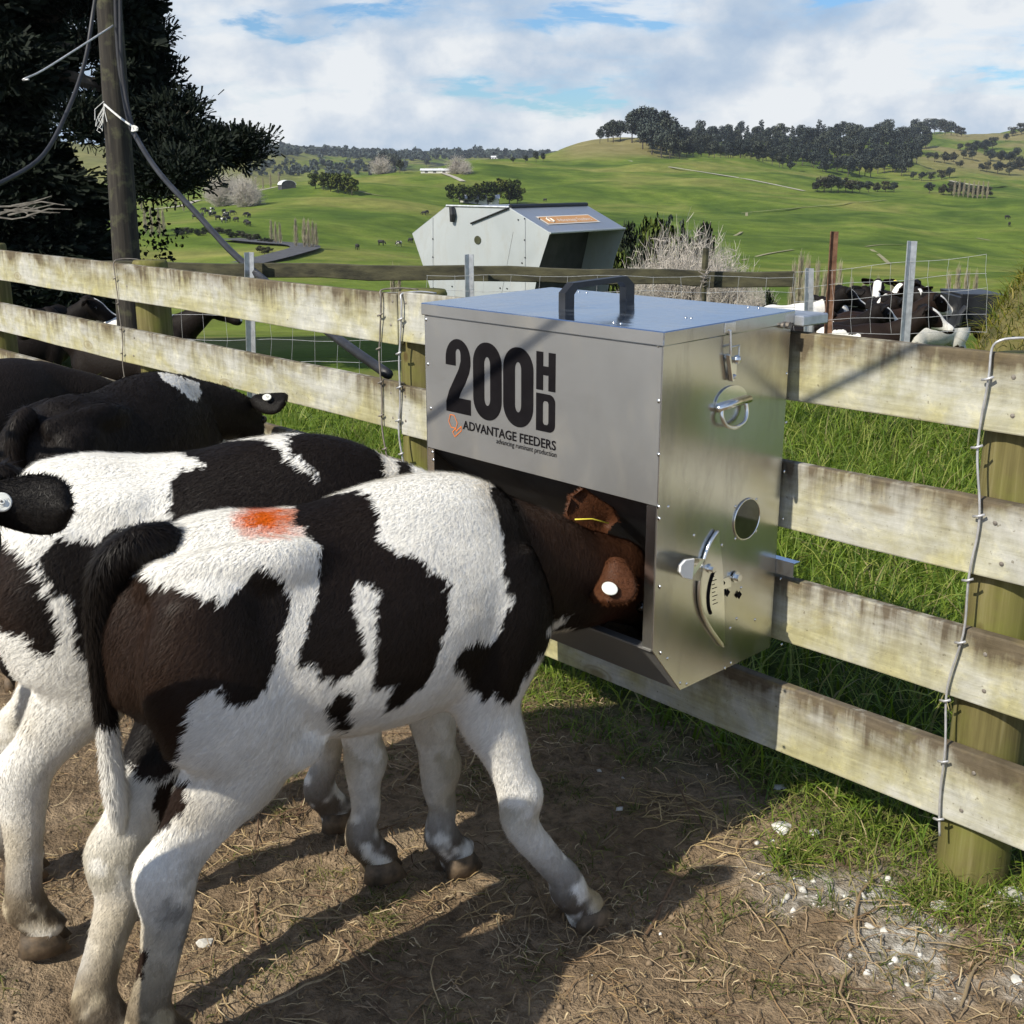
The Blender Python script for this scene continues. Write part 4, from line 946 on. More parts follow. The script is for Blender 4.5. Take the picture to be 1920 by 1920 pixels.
def over(c, k, col_):
    k = np.asarray(k, float)[:, None]; return c * (1 - k) + np.asarray(col_) * k
def tint_A(P, fur=False):
    u, v = uv_of(P, PAT_A); x, y, z = P.T
    c = white_coat(P)
    c = over(c, soft(PAT_A['browntop'], u, v) * .8, (.16, .11, .07))
    c = over(c, np.clip(soft(PAT_A['orange'], u, v, 22, 8) * 2.0 * (.80 + .9 * vnoise(P, 28, 3, 2)), 0, 1), (.64, .125, .006))
    c = over(c, np.clip(soft(PAT_A['dirt'], u, v, 30) * 1.2, 0, 1) * .85 * sstep(.30, .50, vnoise(P, 14, 8, 3)), (.03, .03, .028)); c = over(c, soft(PAT_A['dirt2'], u, v, 25) * .5, (.06, .055, .05))
    back = np.maximum(sstep(-.20, -.36, x), sstep(.60, .85, vnoise(P, 2.6, 40, 2)))
    dk = dark_coat(P, np.clip(back + .25, 0, 1))
    hit_ = np.zeros(len(P), bool)
    for k in ('rump', 'hock', 'low', 'saddle', 'spot'): hit_ |= inside(PAT_A[k], u, v)
    c = np.where(hit_[:, None], dk, c)
    fr = (inside(PAT_A['front'], u, v) & ~inside(PAT_A['throat'], u, v)) | (x > .60)
    nk = np.clip(sstep(.38, .56, x), 0, 1); hd = sstep(.60, .72, x)
    upn = sstep(.66, .80, z) * nk; dk2 = dark_coat(P, .15 + .35 * nk); dk2 = over(dk2, np.clip(upn * (.5 + .8 * vnoise(P * [3, 1, 1], 12, 19, 2)), 0, 1) * .9, BROWN * 1.7); dk2 = over(dk2, hd * .8, RUST * .75)  # brown coat, painted brighter along the upper neck as if sunlit
    curl = sstep(.79, .83, x) * 1.0; dk2 = over(dk2, curl, BLACK)
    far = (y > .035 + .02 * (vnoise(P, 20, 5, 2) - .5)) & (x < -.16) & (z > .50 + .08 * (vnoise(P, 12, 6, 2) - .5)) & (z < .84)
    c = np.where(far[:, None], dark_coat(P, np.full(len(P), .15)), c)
    return np.where(fr[:, None], dk2, c)
def tint_B(P, fur=False):
    u, v = uv_of(P, PAT_B); c = white_coat(P)
    h = np.zeros(len(P), bool)
    for k in ('saddle', 'fore', 'neck', 'hip', 'tailhead'): h |= inside(PAT_B[k], u, v)
    h |= P[:, 0] > .58
    return np.where(h[:, None], dark_coat(P, np.clip(.15 + sstep(-.25, -.36, P[:, 0]) * .7, 0, 1)), c)
def tint_C(P, fur=False):
    u, v = uv_of(P, PAT_C); c = dark_coat(P, np.full(len(P), .12))
    return np.where(inside(PAT_C['neck'], u, v)[:, None], white_coat(P, .3), c)
def tint_black(P, fur=False): return dark_coat(P, np.full(len(P), .18))
def fur_len(P): return np.where(P[:, 2] < .45, .62, 1.0) * np.where((P[:, 2] < .22), .8, 1)
def dress(root, body, tint, nfur, length=.017, width=.0022, seed=3, bound=None, comb=(-.9, 0, -.8), stand=.22):
    set_tint(body.data, tint(verts_of(body.data)))
    if nfur:
        f = link('fur', fur_mesh('fur', body.data, tint, nfur, length, width, comb, stand, seed, fur_len, bound), None, body); tag(f, kind='stuff')
def near_up(C_, N):          # more hair where it can be seen from the open side and from above
    return 0.22 + 0.78 * np.clip(0.35 - N[:, 1] + 0.8 * N[:, 2], 0, 1)
dress(A, A_body, tint_A, 210000, .017, .0017, 3, near_up)
dress(B, B_body, tint_B, 120000, .018, .0019, 4, near_up)
dress(C, C_body, tint_C, 45000, .020, .0030, 5)
def local_px(root, px, py, y):
    """local point of a calf seen at photo pixel px, py on its plane y"""
    mi = world_mat(root).inverted(); o = np.array(mi @ Vector(CAM)); d = np.array(mi.to_3x3() @ Vector(ray(px, py)))
    return o + d * ((y - o[1]) / d[1])
def add_ear(root, base, tip, face, **kw):
    e = link('ear', ear_mesh('ear', base, tip, face, **kw), None, root)
    fu = fur_mesh('fur', e.data, lambda P, f: np.tile(kw.get('outer', BROWN), (len(P), 1)), 4500, .009, .0015, tuple(np.array(tip) - np.array(base)), .30, 9)
    tag(link('fur', fu, None, e), kind='stuff')
    return e
def button(parent, p, n, r, mat=None, th=.004, boss=True):
    n = np.array(n, float); n /= np.linalg.norm(n); p = np.array(p, float)
    m = MB(); m.tube([p, p + n * th * .7, p + n * th], [r, r, r * .9], 22); o = lpart('ear_tag', m, mat or M_TAGW, parent, False)
    m = MB(); m.tube([p + n * (th * .9), p + n * (th + .0008)], [r * .52, r * .52], 16); m.tube([p + n * (th + .0004), p + n * (th + .0035)], [r * .36, r * .30], 14); lpart('tag_boss', m, M_TAGW, o, False) if boss else None
    if not boss: return o
    m = MB(); m.tube([p + n * (th + .003), p + n * (th + .0042)], r * .13, 8); lpart('tag_pin', m, M_LETTERS, o, False)
    return o
def tail_part(root, pts, tint, nf=9000, length=.035, comb=(0, 0, -1)):
    sk = Skin(); sk.chain([(p[0], p[1], p[2], p[3], p[3]) for p in pts], (1, .2, 0), 6, 14); me = sk.fuse('tail', .009, 4, 1)
    t = link('tail', me, M_COAT, root); set_tint(me, tint(verts_of(me)))
    tag(link('fur', fur_mesh('fur', me, tint, nf, length, .0024, comb, .25, 12), None, t), kind='stuff'); return t
def eye(root, p, r=.017):
    m = MB(); m.ball(p, r, 14, 10); return lpart('eye', m, M_EYE, root)
# --- A: ears, tags, tail
p0 = local_px(A, 1150, 992, .02); p1 = local_px(A, 1080, 938, .055)
ea = add_ear(A, p0, p1, (-.45, -.75, .25), length=.125, width=.078, inner=RUST * .9, outer=RUST, cup=.034)
q0 = local_px(A, 1078, 974, .005); q1 = local_px(A, 1110, 973, .0); q2 = local_px(A, 1141, 981, -.01)
m = MB(); m.tube([q0, q1, q2], .0017, 6); lpart('ear_tag', m, M_TAGY, ea)
p0 = local_px(A, 1158, 1056, -.075); p1 = local_px(A, 1140, 1160, -.150)
eb = add_ear(A, p0, p1, (.65, .45, -.35), length=.112, width=.078, inner=RUST * .35, outer=RUST * .95, cup=.026)
pt = local_px(A, 1143, 1104, -.138); button(eb, pt, (-.12, -.55, .83), .0175, th=.003, boss=False)
def tA(P, fur=False):
    z = P[:, 2] + (vnoise(P, 60, 3, 2) - .5) * .03; w_ = white_coat(P, .5)
    return np.where((z > .62)[:, None], dark_coat(P, np.full(len(P), .1)), w_)
tail_part(A, [(-.27, .0, .940, .036), (-.32, .0, .940, .038), (-.368, .008, .915, .034), (-.392, .015, .85, .030), (-.400, .018, .76, .026), (-.404, .02, .66, .021), (-.402, .022, .56, .020), (-.400, .022, .47, .022), (-.398, .022, .40, .012)], tA, 12000, .024)
for q in (-1, 1):
    p = hA @ Vector((.075, q * .083, -.005)); eye(A, p)
# --- B
tB = lambda P, fur=False: np.where((P[:, 2] > .60)[:, None], dark_coat(P, np.full(len(P), .1)), white_coat(P, .6))
tail_part(B, [(-.32, .02, .955, .030), (-.38, .02, .95, .032), (-.43, .03, .90, .030), (-.45, .04, .80, .026), (-.45, .05, .68, .022), (-.445, .05, .58, .020), (-.44, .04, .48, .026), (-.43, .03, .41, .014)], tB, 7000, .035)
for q in (-1, 1):
    b0 = hB @ Vector((.0, q * .07, .035)); b1 = hB @ Vector((-.03, q * .21, .03)); add_ear(B, tuple(b0), tuple(b1), (.3, 0, -.8), length=.14, inner=BROWN, outer=BLACK)
    eye(B, hB @ Vector((.075, q * .083, -.005)))
# --- C: the ear to the right carries a pale button, seen from behind
def scalp(root, H, inner=BROWN, outer=BLACK, right_tag=False, L=1.0):
    out = []
    for q in (-1, 1):
        b0 = H @ Vector((.0, q * .066 * L, .035 * L)); b1 = H @ Vector((-.035 * L, q * .20 * L, .015 * L)); bk = H.to_3x3() @ Vector((.75, 0, -.25))
        e = add_ear(root, tuple(b0), tuple(b1), tuple(bk), length=.15 * L, width=.085 * L, inner=inner, outer=outer); out.append(e)
        eye(root, H @ Vector((.075 * L, q * .083 * L, -.005 * L)), .016 * L)
        if q < 0 and right_tag:
            mid = H @ Vector((-.062 * L, -.135 * L, .030 * L)); button(e, tuple(mid), tuple(H.to_3x3() @ Vector((-.85, -.1, .35))), .017)
    return out
scalp(C, hC, right_tag=True)
# --- E: another black calf beyond C
def mirror_copy(root, body, label, loc, rz, s, tint, group='calves crowding round the feeder'):
    r = root.copy(); col.objects.link(r); r.location = loc; r.rotation_euler = (0, 0, rz); r.scale = (s, s, s); r['label'] = label; r['group'] = group
    for ch in list(root.children):
        c = ch.copy(); col.objects.link(c); c.parent = r
        if ch is body:
            c.data = ch.data.copy(); set_tint(c.data, tint(verts_of(c.data)))
        for gch in list(ch.children):
            if gch.name.startswith('fur') and ch is body: continue
            if gch.name.startswith('ear_tag'): continue
            d = gch.copy(); col.objects.link(d); d.parent = c
    return r
E_ = mirror_copy(C, C_body, 'plain black calf half hidden behind the black calf with the white neck patch', (-4.42, 1.30, 0), R(98), .93, tint_black)
# --- F: close on the left, only its dark ear with a pale button reaches into the view
F_RZ = R(95); F_S = .98; F_DEPTH = 1.54
hF = frame((.53, -.055, 1.053), (-.34, .94, -.30), (-.10, .28, .95))
neckF = [(.30, 0, .82, .118, .170), (.37, 0, .865, .106, .150), (.44, 0, .92, .094, .126), (.49, -.03, .98, .084, .108), (.53, -.055, 1.03, .074, .086)]
pb = CAM + ray(-40, 938) * F_DEPTH
cr_, sr_ = math.cos(F_RZ), math.sin(F_RZ); lx, ly = .592 * F_S, -.033 * F_S
F_LOC = (pb[0] - (lx * cr_ - ly * sr_), pb[1] - (lx * sr_ + ly * cr_), pb[2] - 1.088 * F_S)
Fc, F_body = make_calf(F_LOC, F_RZ, 'dark calf at the left edge, only its black ear and pale button tag visible', TORSO, [hind_leg(-.125), hind_leg(.125), fore_leg(-.12), fore_leg(.12)],
    [(-.38, -.125, -.004, 0, 0), (-.38, .125, -.004, 0, 0), (.395, -.12, -.004, 0, 0), (.395, .12, -.004, 0, 0)], neckF, hF, .98, extra=extraB, voxel=.014)
Fc.scale = (F_S,) * 3
dress(Fc, F_body, tint_black, 20000, .018, .0026, 8)
fe = add_ear(Fc, (.592, -.033, 1.088), (.687, -.136, 1.076), (.5, .85, -.2), length=.128, width=.060, inner=BROWN, outer=BLACK * 1.2, cup=.024)
fl = add_ear(Fc, (.466, -.072, 1.088), (.31, -.10, 1.070), (-.3, .75, -.2), length=.122, width=.056, inner=BROWN, outer=BLACK * 1.2, cup=.024)
bw = CAM + ray(3, 942) * (F_DEPTH - .022); bn = -ray(3, 942) + np.array([0, 0, .2]); mi = world_mat(Fc).inverted()
button(fe, tuple(mi @ Vector(bw)), tuple(mi.to_3x3() @ Vector(bn)), .0130)
for q in (-1, 1): eye(Fc, hF @ Vector((.075, q * .083, -.005)))
tail_part(Fc, [(-.33, 0, .94, .032), (-.39, 0, .90, .032), (-.41, 0, .75, .028), (-.41, 0, .55, .028), (-.41, 0, .40, .03), (-.41, 0, .34, .016)], tint_black, 3000, .035)
tail_part(C, [(-.33, 0, .94, .032), (-.39, 0, .90, .032), (-.41, 0, .75, .028), (-.41, 0, .55, .028), (-.41, 0, .40, .03), (-.41, 0, .34, .016)], tint_black, 3000, .035)
# ------------------------------------------------------------------ trees and shrubs
def leaf_mat(name, dark, light, rough=.75):
    m, nt, b = new_mat(name, rough, spec=0.2)
    t = nt.add('ShaderNodeVertexColor', layer_name='tint').outputs['Color']; info = nt.add('ShaderNodeObjectInfo').outputs['Random']
    sp = nt.add('ShaderNodeSeparateColor', ins={0: t})
    c = nt.mix(sp.outputs[0], dark, light)
    c = nt.mix(1.0, c, nt.ramp(info, [(0.0, (.78, .8, .85)), (0.5, (1, 1, 1)), (1.0, (1.25, 1.12, .9))]), 'MULTIPLY')
    nt.l.new(c, b.inputs['Base Color']); return m
M_LEAF = leaf_mat('evergreen_leaf', (0.020, 0.032, 0.018), (0.055, 0.075, 0.035))
M_LEAF_FAR = leaf_mat('far_wood_leaf', (0.040, 0.058, 0.054), (0.100, 0.122, 0.104))
M_LEAF_G = leaf_mat('willow_leaf', (0.060, 0.095, 0.016), (0.150, 0.185, 0.040))
M_LEAF_GR = leaf_mat('grey_leaf', (0.055, 0.062, 0.045), (0.12, 0.125, 0.09))
M_BARK = noisy('bark', (0.05, 0.04, 0.03), (0.13, 0.11, 0.085), 9, 0.9)
M_TWIG = noisy('pale_twig', (0.34, 0.305, 0.265), (0.52, 0.475, 0.42), 9, 0.9)
M_TWIG2 = noisy('poplar_twig', (0.25, 0.215, 0.15), (0.40, 0.35, 0.25), 9, 0.9)
def quads_at(P, size, g, flat=0.0):
    n = len(P); a = g.normal(0, 1, (n, 3)); a[:, 2] *= 1 - flat; a /= np.linalg.norm(a, axis=1)[:, None]; b_ = np.cross(a, g.normal(0, 1, (n, 3))); b_ /= np.linalg.norm(b_, axis=1)[:, None] + 1e-9
    s = (size * (0.6 + 0.8 * g.random(n)))[:, None] if not np.ndim(size) else (size * (0.6 + .8 * g.random(n)))[:, None]
    v = np.stack([P - a * s * .5 - b_ * s * .28, P + a * s * .1 - b_ * s * .42, P + a * s * .6, P + a * s * .1 + b_ * s * .42], 1).reshape(-1, 3)
    return v, np.arange(n * 4, dtype=np.int32).reshape(-1, 4)
def crown_mesh(name, lobes, nleaf, leaf, mat, seed, trunk=None):
    """leaf faces through a set of uneven lobes (x, y, z, r, squash); leaf tone varies at random"""
    g = np.random.default_rng(seed); L = np.array(lobes, float); w_ = L[:, 3] ** 2; k = g.choice(len(L), nleaf, p=w_ / w_.sum())
    d = g.normal(0, 1, (nleaf, 3)); d /= np.linalg.norm(d, axis=1)[:, None]; r = L[k, 3] * (0.55 + 0.45 * g.random(nleaf) ** .6) * (0.85 + .35 * vnoise(d * 2 + L[k, :3], 1.3, seed, 2))
    P = L[k, :3] + d * r[:, None] * np.stack([np.ones(nleaf), np.ones(nleaf), L[k, 4]], 1)
    v, f = quads_at(P, leaf, g); c = np.repeat(np.clip(g.random(nleaf) * .55 + .45 * vnoise(P, 1.2, seed + 1, 2), 0, 1), 4)
    me = mesh_np(name, v, f, mat, False, np.stack([c, c, c], 1))
    nn = np.repeat(d * .8 + g.normal(0, .35, (nleaf, 3)), 4, 0); nn /= np.linalg.norm(nn, axis=1)[:, None]; me.normals_split_custom_set_from_vertices(nn)
    return me
def join_into(me, m, mat):
    """add a trunk (MB) to a crown mesh with its own material"""
    bm = bmesh.new(); bm.from_mesh(me); n0 = len(bm.faces); me2 = m.mesh('tmp', mat, True); bm.from_mesh(me2)
    bm.faces.ensure_lookup_table()
    for fc in bm.faces[n0:]: fc.material_index = 1
    bm.to_mesh(me); bm.free(); me.materials.append(mat); bpy.data.meshes.remove(me2); return me
def round_tree(name, seed, mat, nl=1500, leaf=.055, wide=.42, base=.18):
    """unit-height tree; a trunk with limbs and an uneven crown"""
    g = np.random.default_rng(seed); lob = []
    for i in range(11):
        a = g.random() * 6.28; z = base + (1 - base) * (0.22 + .62 * g.random()); rr = wide * (1 - abs(z - .58) * 1.15) * (.35 + .5 * g.random())
        lob.append((rr * math.cos(a), rr * math.sin(a), z, .12 + .09 * g.random(), .8))
    lob.append((0, 0, .62, .22, 1.0)); lob.append((.03, 0, .86, .13, .9))
    me = crown_mesh(name, lob, nl, leaf, mat, seed)
    m = MB(); m.tube([(0, 0, -.05), (.01, 0, .2), (0, .01, .5), (.01, 0, .75)], [.028, .022, .014, .006], 6)
    for i in range(5):
        x, y, z = lob[i][:3]; m.tube([(0, 0, z * .5), (x * .6, y * .6, z * .8), (x, y, z)], [.012, .008, .004], 5)
    return join_into(me, m, M_BARK)
def pine_tree(name, seed, mat, nl=2000, leaf=.042):
    g = np.random.default_rng(seed); lob = []
    for i in range(16):
        z = .25 + .72 * (i / 15); a = i * 2.4 + g.random(); rr = .17 * (1.1 - z) + .03; lob.append((rr * math.cos(a), rr * math.sin(a), z, .055 + .11 * (1.05 - z), .55))
    me = crown_mesh(name, lob, nl, leaf, mat, seed); m = MB(); m.tube([(0, 0, -.05), (0, 0, .5), (0, 0, .97)], [.022, .014, .004], 6)
    return join_into(me, m, M_BARK)
def twig_tree(name, seed, mat, n=260, upright=True, spread=.10, base=.06, thin=.0022):
    g = np.random.default_rng(seed); m = MB()
    if upright: m.tube([(0, 0, -.04), (.004, 0, .4), (0, 0, .96)], [.014, .009, .002], 5)
    for i in range(n):
        if upright:
            z0 = base + .72 * g.random(); a = g.random() * 6.28; L = .10 + .26 * g.random() * (1.1 - z0); sp_ = spread * (.35 + .65 * g.random()) * (1.15 - z0)
            m.tube([(0, 0, z0), (sp_ * .7 * math.cos(a), sp_ * .7 * math.sin(a), z0 + L * .35), (sp_ * math.cos(a), sp_ * math.sin(a), z0 + L)], [thin * 1.5, thin, thin * .5], 3, False)
        else:
            a = g.random() * 6.28; el = math.asin(min(1, .12 + .88 * g.random())); L = .45 + .55 * g.random(); d = np.array([math.cos(a) * math.cos(el) * spread, math.sin(a) * math.cos(el) * spread, math.sin(el)])
            p = np.array([.05 * g.normal(), .05 * g.normal(), 0]); pts = [p]
            for k in range(4): p = p + d * L / 4 + g.normal(0, .025, 3); pts.append(p.copy())
            m.tube(pts, [thin * 1.7, thin * 1.4, thin, thin * .8, thin * .4], 3, False)
            for k in (2, 3, 4):
                for _ in range(2):
                    q = pts[k]; e = d * .5 + g.normal(0, .45, 3); e[2] = abs(e[2]) * .8; e /= np.linalg.norm(e); m.tube([q, q + e * .09, q + e * .16 + g.normal(0, .012, 3)], [thin * .8, thin * .6, thin * .3], 3, False)
    return m.mesh(name, mat, False)
T_ROUND = [round_tree('round_tree', s, M_LEAF_FAR, 2400, .05) for s in (1, 2, 3)]
T_TALL = [round_tree('tall_tree', s, M_LEAF_FAR, 2200, .045, .26, .25) for s in (4, 5, 6)]
T_PINE = [pine_tree('pine', s, M_LEAF_FAR) for s in (7, 8)]
T_BUSH = [round_tree('bush', s, M_LEAF_G, 1600, .07, .55, .02) for s in (9, 10)]
T_GREY = [round_tree('grey_bush', s, M_LEAF_GR, 1200, .07, .55, .05) for s in (11, 12)]
T_DARK = [round_tree('dark_bush', s, M_LEAF, 1800, .06, .5, .02) for s in (13, 14)]
T_POP = [twig_tree('bare_poplar', s, M_TWIG2, 240, True, .13, .05, .0036) for s in (15, 16, 17)]
T_BARE = [twig_tree('bare_crown', s, M_TWIG, 420, False, .66, 0, .0050) for s in (18, 19)]
TR = random.Random(5)
def plant(me, px, py, hpx, name, label, cat, group=None, dmin=90, wide=1.0, dmax=3900, sink=.02, D=None, top=None):
    p = hit(px, py, dmin, dmax) if D is None else ground_at(px, D)
    if top is not None: hpx = HOR + (EYE - p[2]) * F_PX / math.cos(PITCH) / dist_of(p) - top
    h = hpx / (F_PX / math.cos(PITCH)) * dist_of(p)
    o = link(name, me); o.location = (p[0], p[1], p[2] - h * sink); o.rotation_euler = (0, 0, TR.random() * 6.28)
    o.scale = (h * wide, h * wide, h); return tag(o, label, cat, group)
# knoll with its crown of dark trees
for i, (x, y, h) in enumerate([(1125, 264, 30), (1140, 262, 40), (1150, 262, 46), (1163, 262, 42), (1185, 262, 50), (1200, 264, 56), (1212, 266, 60), (1225, 270, 62), (1238, 276, 62), (1250, 282, 58), (1262, 288, 52), (1274, 292, 40), (1205, 276, 50), (1222, 284, 52), (1240, 290, 46), (1256, 294, 40)]):
    plant(T_ROUND[i % 3] if i % 4 else T_TALL[i % 3], x, y + 6, h * (1.18 if 1180 < x < 1265 else .95), 'tree', 'dark %s tree on the %s of the bare knoll' % ('tall' if i % 4 == 0 else 'broad', 'left slope' if x < 1160 else 'crown' if x < 1232 else 'right slope'), 'tree', 'trees crowning the knoll', 900, .95, 1400, .06)
# wood along the ridge on the right
k = 0
for row, (y0, hh) in enumerate([(268, 34), (280, 36), (292, 34), (304, 34), (316, 34), (328, 36)]):
    x0, x1 = [(1262, 1722), (1262, 1735), (1270, 1728), (1290, 1720), (1360, 1700), (1540, 1700)][row]
    for x in np.linspace(x0, x1, int((x1 - x0) / 11.5)):
        xx = x + TR.uniform(-5, 5); yy = y0 + TR.uniform(-5, 5) + max(0, (1400 - xx)) * -.02
        me = (T_TALL + T_ROUND + T_PINE)[TR.randrange(8)]
        plant(me, xx, yy, hh * TR.uniform(.75, 1.2), 'tree', '%s in the %s of the long ridge wood' % ({'t': 'tall dark tree', 'r': 'broad dark tree', 'p': 'pointed dark pine'}[me.name[0]], 'left third' if xx < 1415 else 'middle' if xx < 1570 else 'right third'), 'tree', 'trees of the long ridge wood', 1020, .9, 2300, .08); k += 1
# trees on the yellow hills at the far right
for i, (x, y, h) in enumerate([(1722, 243, 18), (1732, 245, 24), (1742, 246, 27), (1752, 247, 28), (1762, 248, 28), (1772, 249, 27), (1783, 250, 25), (1794, 251, 20), (1803, 252, 17), (1915, 252, 22), (1898, 256, 18), (1886, 260, 14), (1860, 280, 22), (1845, 284, 26), (1830, 286, 26), (1815, 284, 20), (1800, 282, 14), (1856, 300, 24), (1875, 304, 26), (1892, 306, 24), (1905, 296, 20), (1912, 318, 28), (1892, 326, 28), (1870, 324, 24), (1850, 318, 20), (1822, 300, 18), (1806, 296, 16), (1788, 300, 20), (1770, 302, 22), (1752, 300, 18), (1740, 296, 14), (1800, 310, 14), (1838, 320, 14), (1780, 334, 22), (1765, 336, 20), (1745, 338, 18), (1728, 336, 18), (1712, 334, 16)]):
    plant((T_ROUND + T_GREY)[TR.randrange(5)], x, y + 4, h, 'tree', 'scattered dark tree on the dry yellow hills at far right', 'tree', 'trees on the dry hills', 1050, 1.1, 3000, .05)
# copse on the near side of the green slope
for i, (x, y, h) in enumerate([(1532, 360, 24), (1545, 361, 30), (1558, 361, 32), (1571, 361, 30), (1585, 361, 28), (1598, 362, 24), (1612, 362, 22), (1628, 361, 22), (1645, 361, 20), (1660, 361, 22), (1676, 361, 20), (1742, 364, 22), (1768, 366, 22), (1784, 368, 26), (1800, 369, 26), (1815, 371, 24), (1832, 372, 24), (1850, 372, 22)]):
    plant((T_GREY + T_ROUND)[i % 4], x, y, h, 'tree', 'low grey green tree in the copse, %s part' % ('left' if x < 1580 else 'middle' if x < 1700 else 'right'), 'tree', 'copse trees on the green slope', 500, 1.1, 1000, .04)
for i, x in enumerate(np.linspace(1788, 1850, 8)):
    plant(T_POP[i % 3], x, 370 + i * .6, 36, 'bare_tree', 'bare pale tree behind the copse at far right', 'tree', 'bare trees behind the copse', 500, .7, 1000, .02)
# left hand hills
def many(name, rows, mats, mat_name, label=None):
    """far wood that reads as one mass: one object"""
    V = []; F_ = []; Cc = []; off = 0; g = np.random.default_rng(77)
    for px, py, hpx, dmin, dmax in rows:
        p = hit(px, py, dmin, dmax); h = hpx / (F_PX / math.cos(PITCH)) * dist_of(p); n = 46
        q = g.normal(0, 1, (n, 3)); q /= np.linalg.norm(q, axis=1)[:, None]; q *= (g.random(n) ** .4)[:, None]
        P = p + q * [h * .42, h * .42, h * .5] + [0, 0, h * .42]; v, f = quads_at(P, h * .42, g); V.append(v); F_.append(f + off); off += len(v); cc = np.repeat(g.random(n), 4); Cc.append(np.stack([cc] * 3, 1))
    me = mesh_np(name, np.concatenate(V), np.concatenate(F_), mats, False, np.concatenate(Cc)); return tag(link(name, me), kind='stuff')
rows = []
for i in range(420):
    x = TR.uniform(470, 1060); rows.append((x, float(np.interp(x, [470, 600, 760, 870, 1000, 1060], [281, 287, 294, 291, 292, 300])) + TR.uniform(-3, 9), TR.uniform(8, 13), 2000, 3900))
for i in range(260):
    x = TR.uniform(300, 500); t = TR.random(); rows.append((x, 268 + abs(x - 400) * .08 + t * 26, TR.uniform(8, 14), 1350, 3900))
for i in range(130):
    x = TR.uniform(460, 760); rows.append((x, TR.uniform(308, 332), TR.uniform(7, 13), 1000, 2600))
many('distant_woods', rows, M_LEAF_FAR, '')
for i, (x, y, h) in enumerate([(706, 322, 30), (722, 320, 38), (736, 322, 34), (750, 326, 26), (1005, 306, 20), (1018, 304, 18), (985, 306, 14), (962, 308, 12), (800, 316, 14)]):
    plant((T_ROUND + T_TALL)[i % 6], x, y, h, 'tree', 'dark tree on the skyline beyond the near green hill', 'tree', 'trees beyond the green hill', 650, 1.0, 2200, .05)
for i, (x, y, h) in enumerate([(715, 324, 36), (856, 326, 34), (864, 327, 32), (872, 327, 24)]):
    plant(T_BARE[i % 2], x, y, h, 'bare_tree', 'bare twiggy tree by the farm buildings on the hilltop', 'tree', 'bare trees on the hilltop', 500, 1.0, 1300, .02)
for i, (x, y, h) in enumerate([(592, 356, 30), (606, 358, 34), (620, 360, 36), (634, 364, 38), (648, 366, 38), (660, 368, 34)]):
    plant(T_BUSH[i % 2], x, y, h, 'green_tree', 'bright green tree in the clump beside the dark barn', 'tree', 'green trees beside the barn', 420, 1.0, 800, .03)
for i, (x, y, h) in enumerate([(850, 380, 34), (862, 384, 38), (878, 385, 36), (895, 384, 40), (915, 385, 46), (935, 384, 50), (955, 384, 48), (970, 383, 36)]):
    plant(T_BUSH[i % 2], x, y, h, 'green_tree', 'leafy green tree %s the white farmhouse on the slope' % ('left of' if x < 890 else 'right of'), 'tree', 'green trees round the farmhouse', 330, .9, 700, .03)
for i, (x, y, h) in enumerate([(402, 372, 44), (416, 388, 58), (428, 386, 60), (440, 372, 46), (452, 374, 48), (462, 388, 62), (470, 386, 52), (424, 372, 42), (480, 360, 26), (494, 358, 26), (508, 354, 32), (524, 352, 30), (266, 398, 40), (274, 440, 56), (286, 446, 62), (300, 446, 62), (308, 444, 58), (330, 392, 36), (345, 398, 30)]):
    plant(T_POP[i % 3] if i > 6 else T_BARE[i % 2], x, y, h, 'bare_tree', '%s in the valley left of the barn' % ('bare spreading pale tree' if i < 7 else 'slim bare pale tree nearer the barn' if x > 470 else 'slim bare pale tree beside the pole'), 'tree', 'bare trees in the left valley', 260, .8, 900, .02)
for i, (x, y, h) in enumerate([(510, 458, 50), (518, 459, 48), (526, 460, 48), (556, 466, 62), (572, 468, 64), (580, 468, 62), (588, 468, 60), (594, 466, 52)]):
    plant(T_POP[i % 3], x, y, h, 'bare_poplar', 'slim bare poplar beside the bend in the road', 'tree', 'bare poplars at the road bend', 200, .85, 500, .02)
for i in range(30):
    x = 330 + i * 6.2 + TR.uniform(-2, 2); y = 440 + max(0, i - 12) * 1.0 + TR.uniform(-2, 3)
    plant((T_GREY + T_DARK)[TR.randrange(4)], x, y, TR.uniform(9, 15), 'shrub', 'low dark shrub in the hedge along the valley road', 'shrub', 'hedge shrubs along the road', 200, 1.4, 520, .05)
for i, (x, y, h) in enumerate([(486, 474, 14), (496, 478, 16), (505, 474, 12)]): plant(T_GREY[i % 2], x, y, h, 'shrub', 'grey shrub inside the bend of the valley road', 'shrub', 'shrubs in the road bend', 150, 1.3, 500, .05)
# scrub and bare growth just below the yard
for i, (x, D, t) in enumerate([(1180, 75, 405), (1205, 72, 425), (1235, 72, 392), (1258, 74, 398), (1285, 70, 408), (1320, 72, 405), (1170, 70, 425), (1160, 66, 440)]):
    plant((T_DARK + T_BUSH[:1] + T_PINE)[i % 5], x, 470, 0, 'dark_shrub', 'dark green shrub behind the pale leafless bush', 'shrub', 'dark shrubs behind the leafless bush', D=D, wide=.30, sink=.02, top=t)
for i, (x, D, t) in enumerate([(1225, 40, 450), (1250, 42, 432), (1285, 41, 424), (1312, 42, 422), (1340, 40, 436), (1372, 39, 455), (1404, 38, 486), (1205, 38, 490), (1432, 37, 510), (1275, 39, 445), (1325, 39, 450), (1360, 38, 470)]):
    plant(T_BARE[i % 2], x, 0, 0, 'leafless_bush', 'pale grey leafless bush in the %s of the thicket right of the grey feeder' % ('left' if x < 1260 else 'middle' if x < 1345 else 'right'), 'bush', 'leafless bushes below the yard', D=D, wide=.50, sink=.02, top=t)
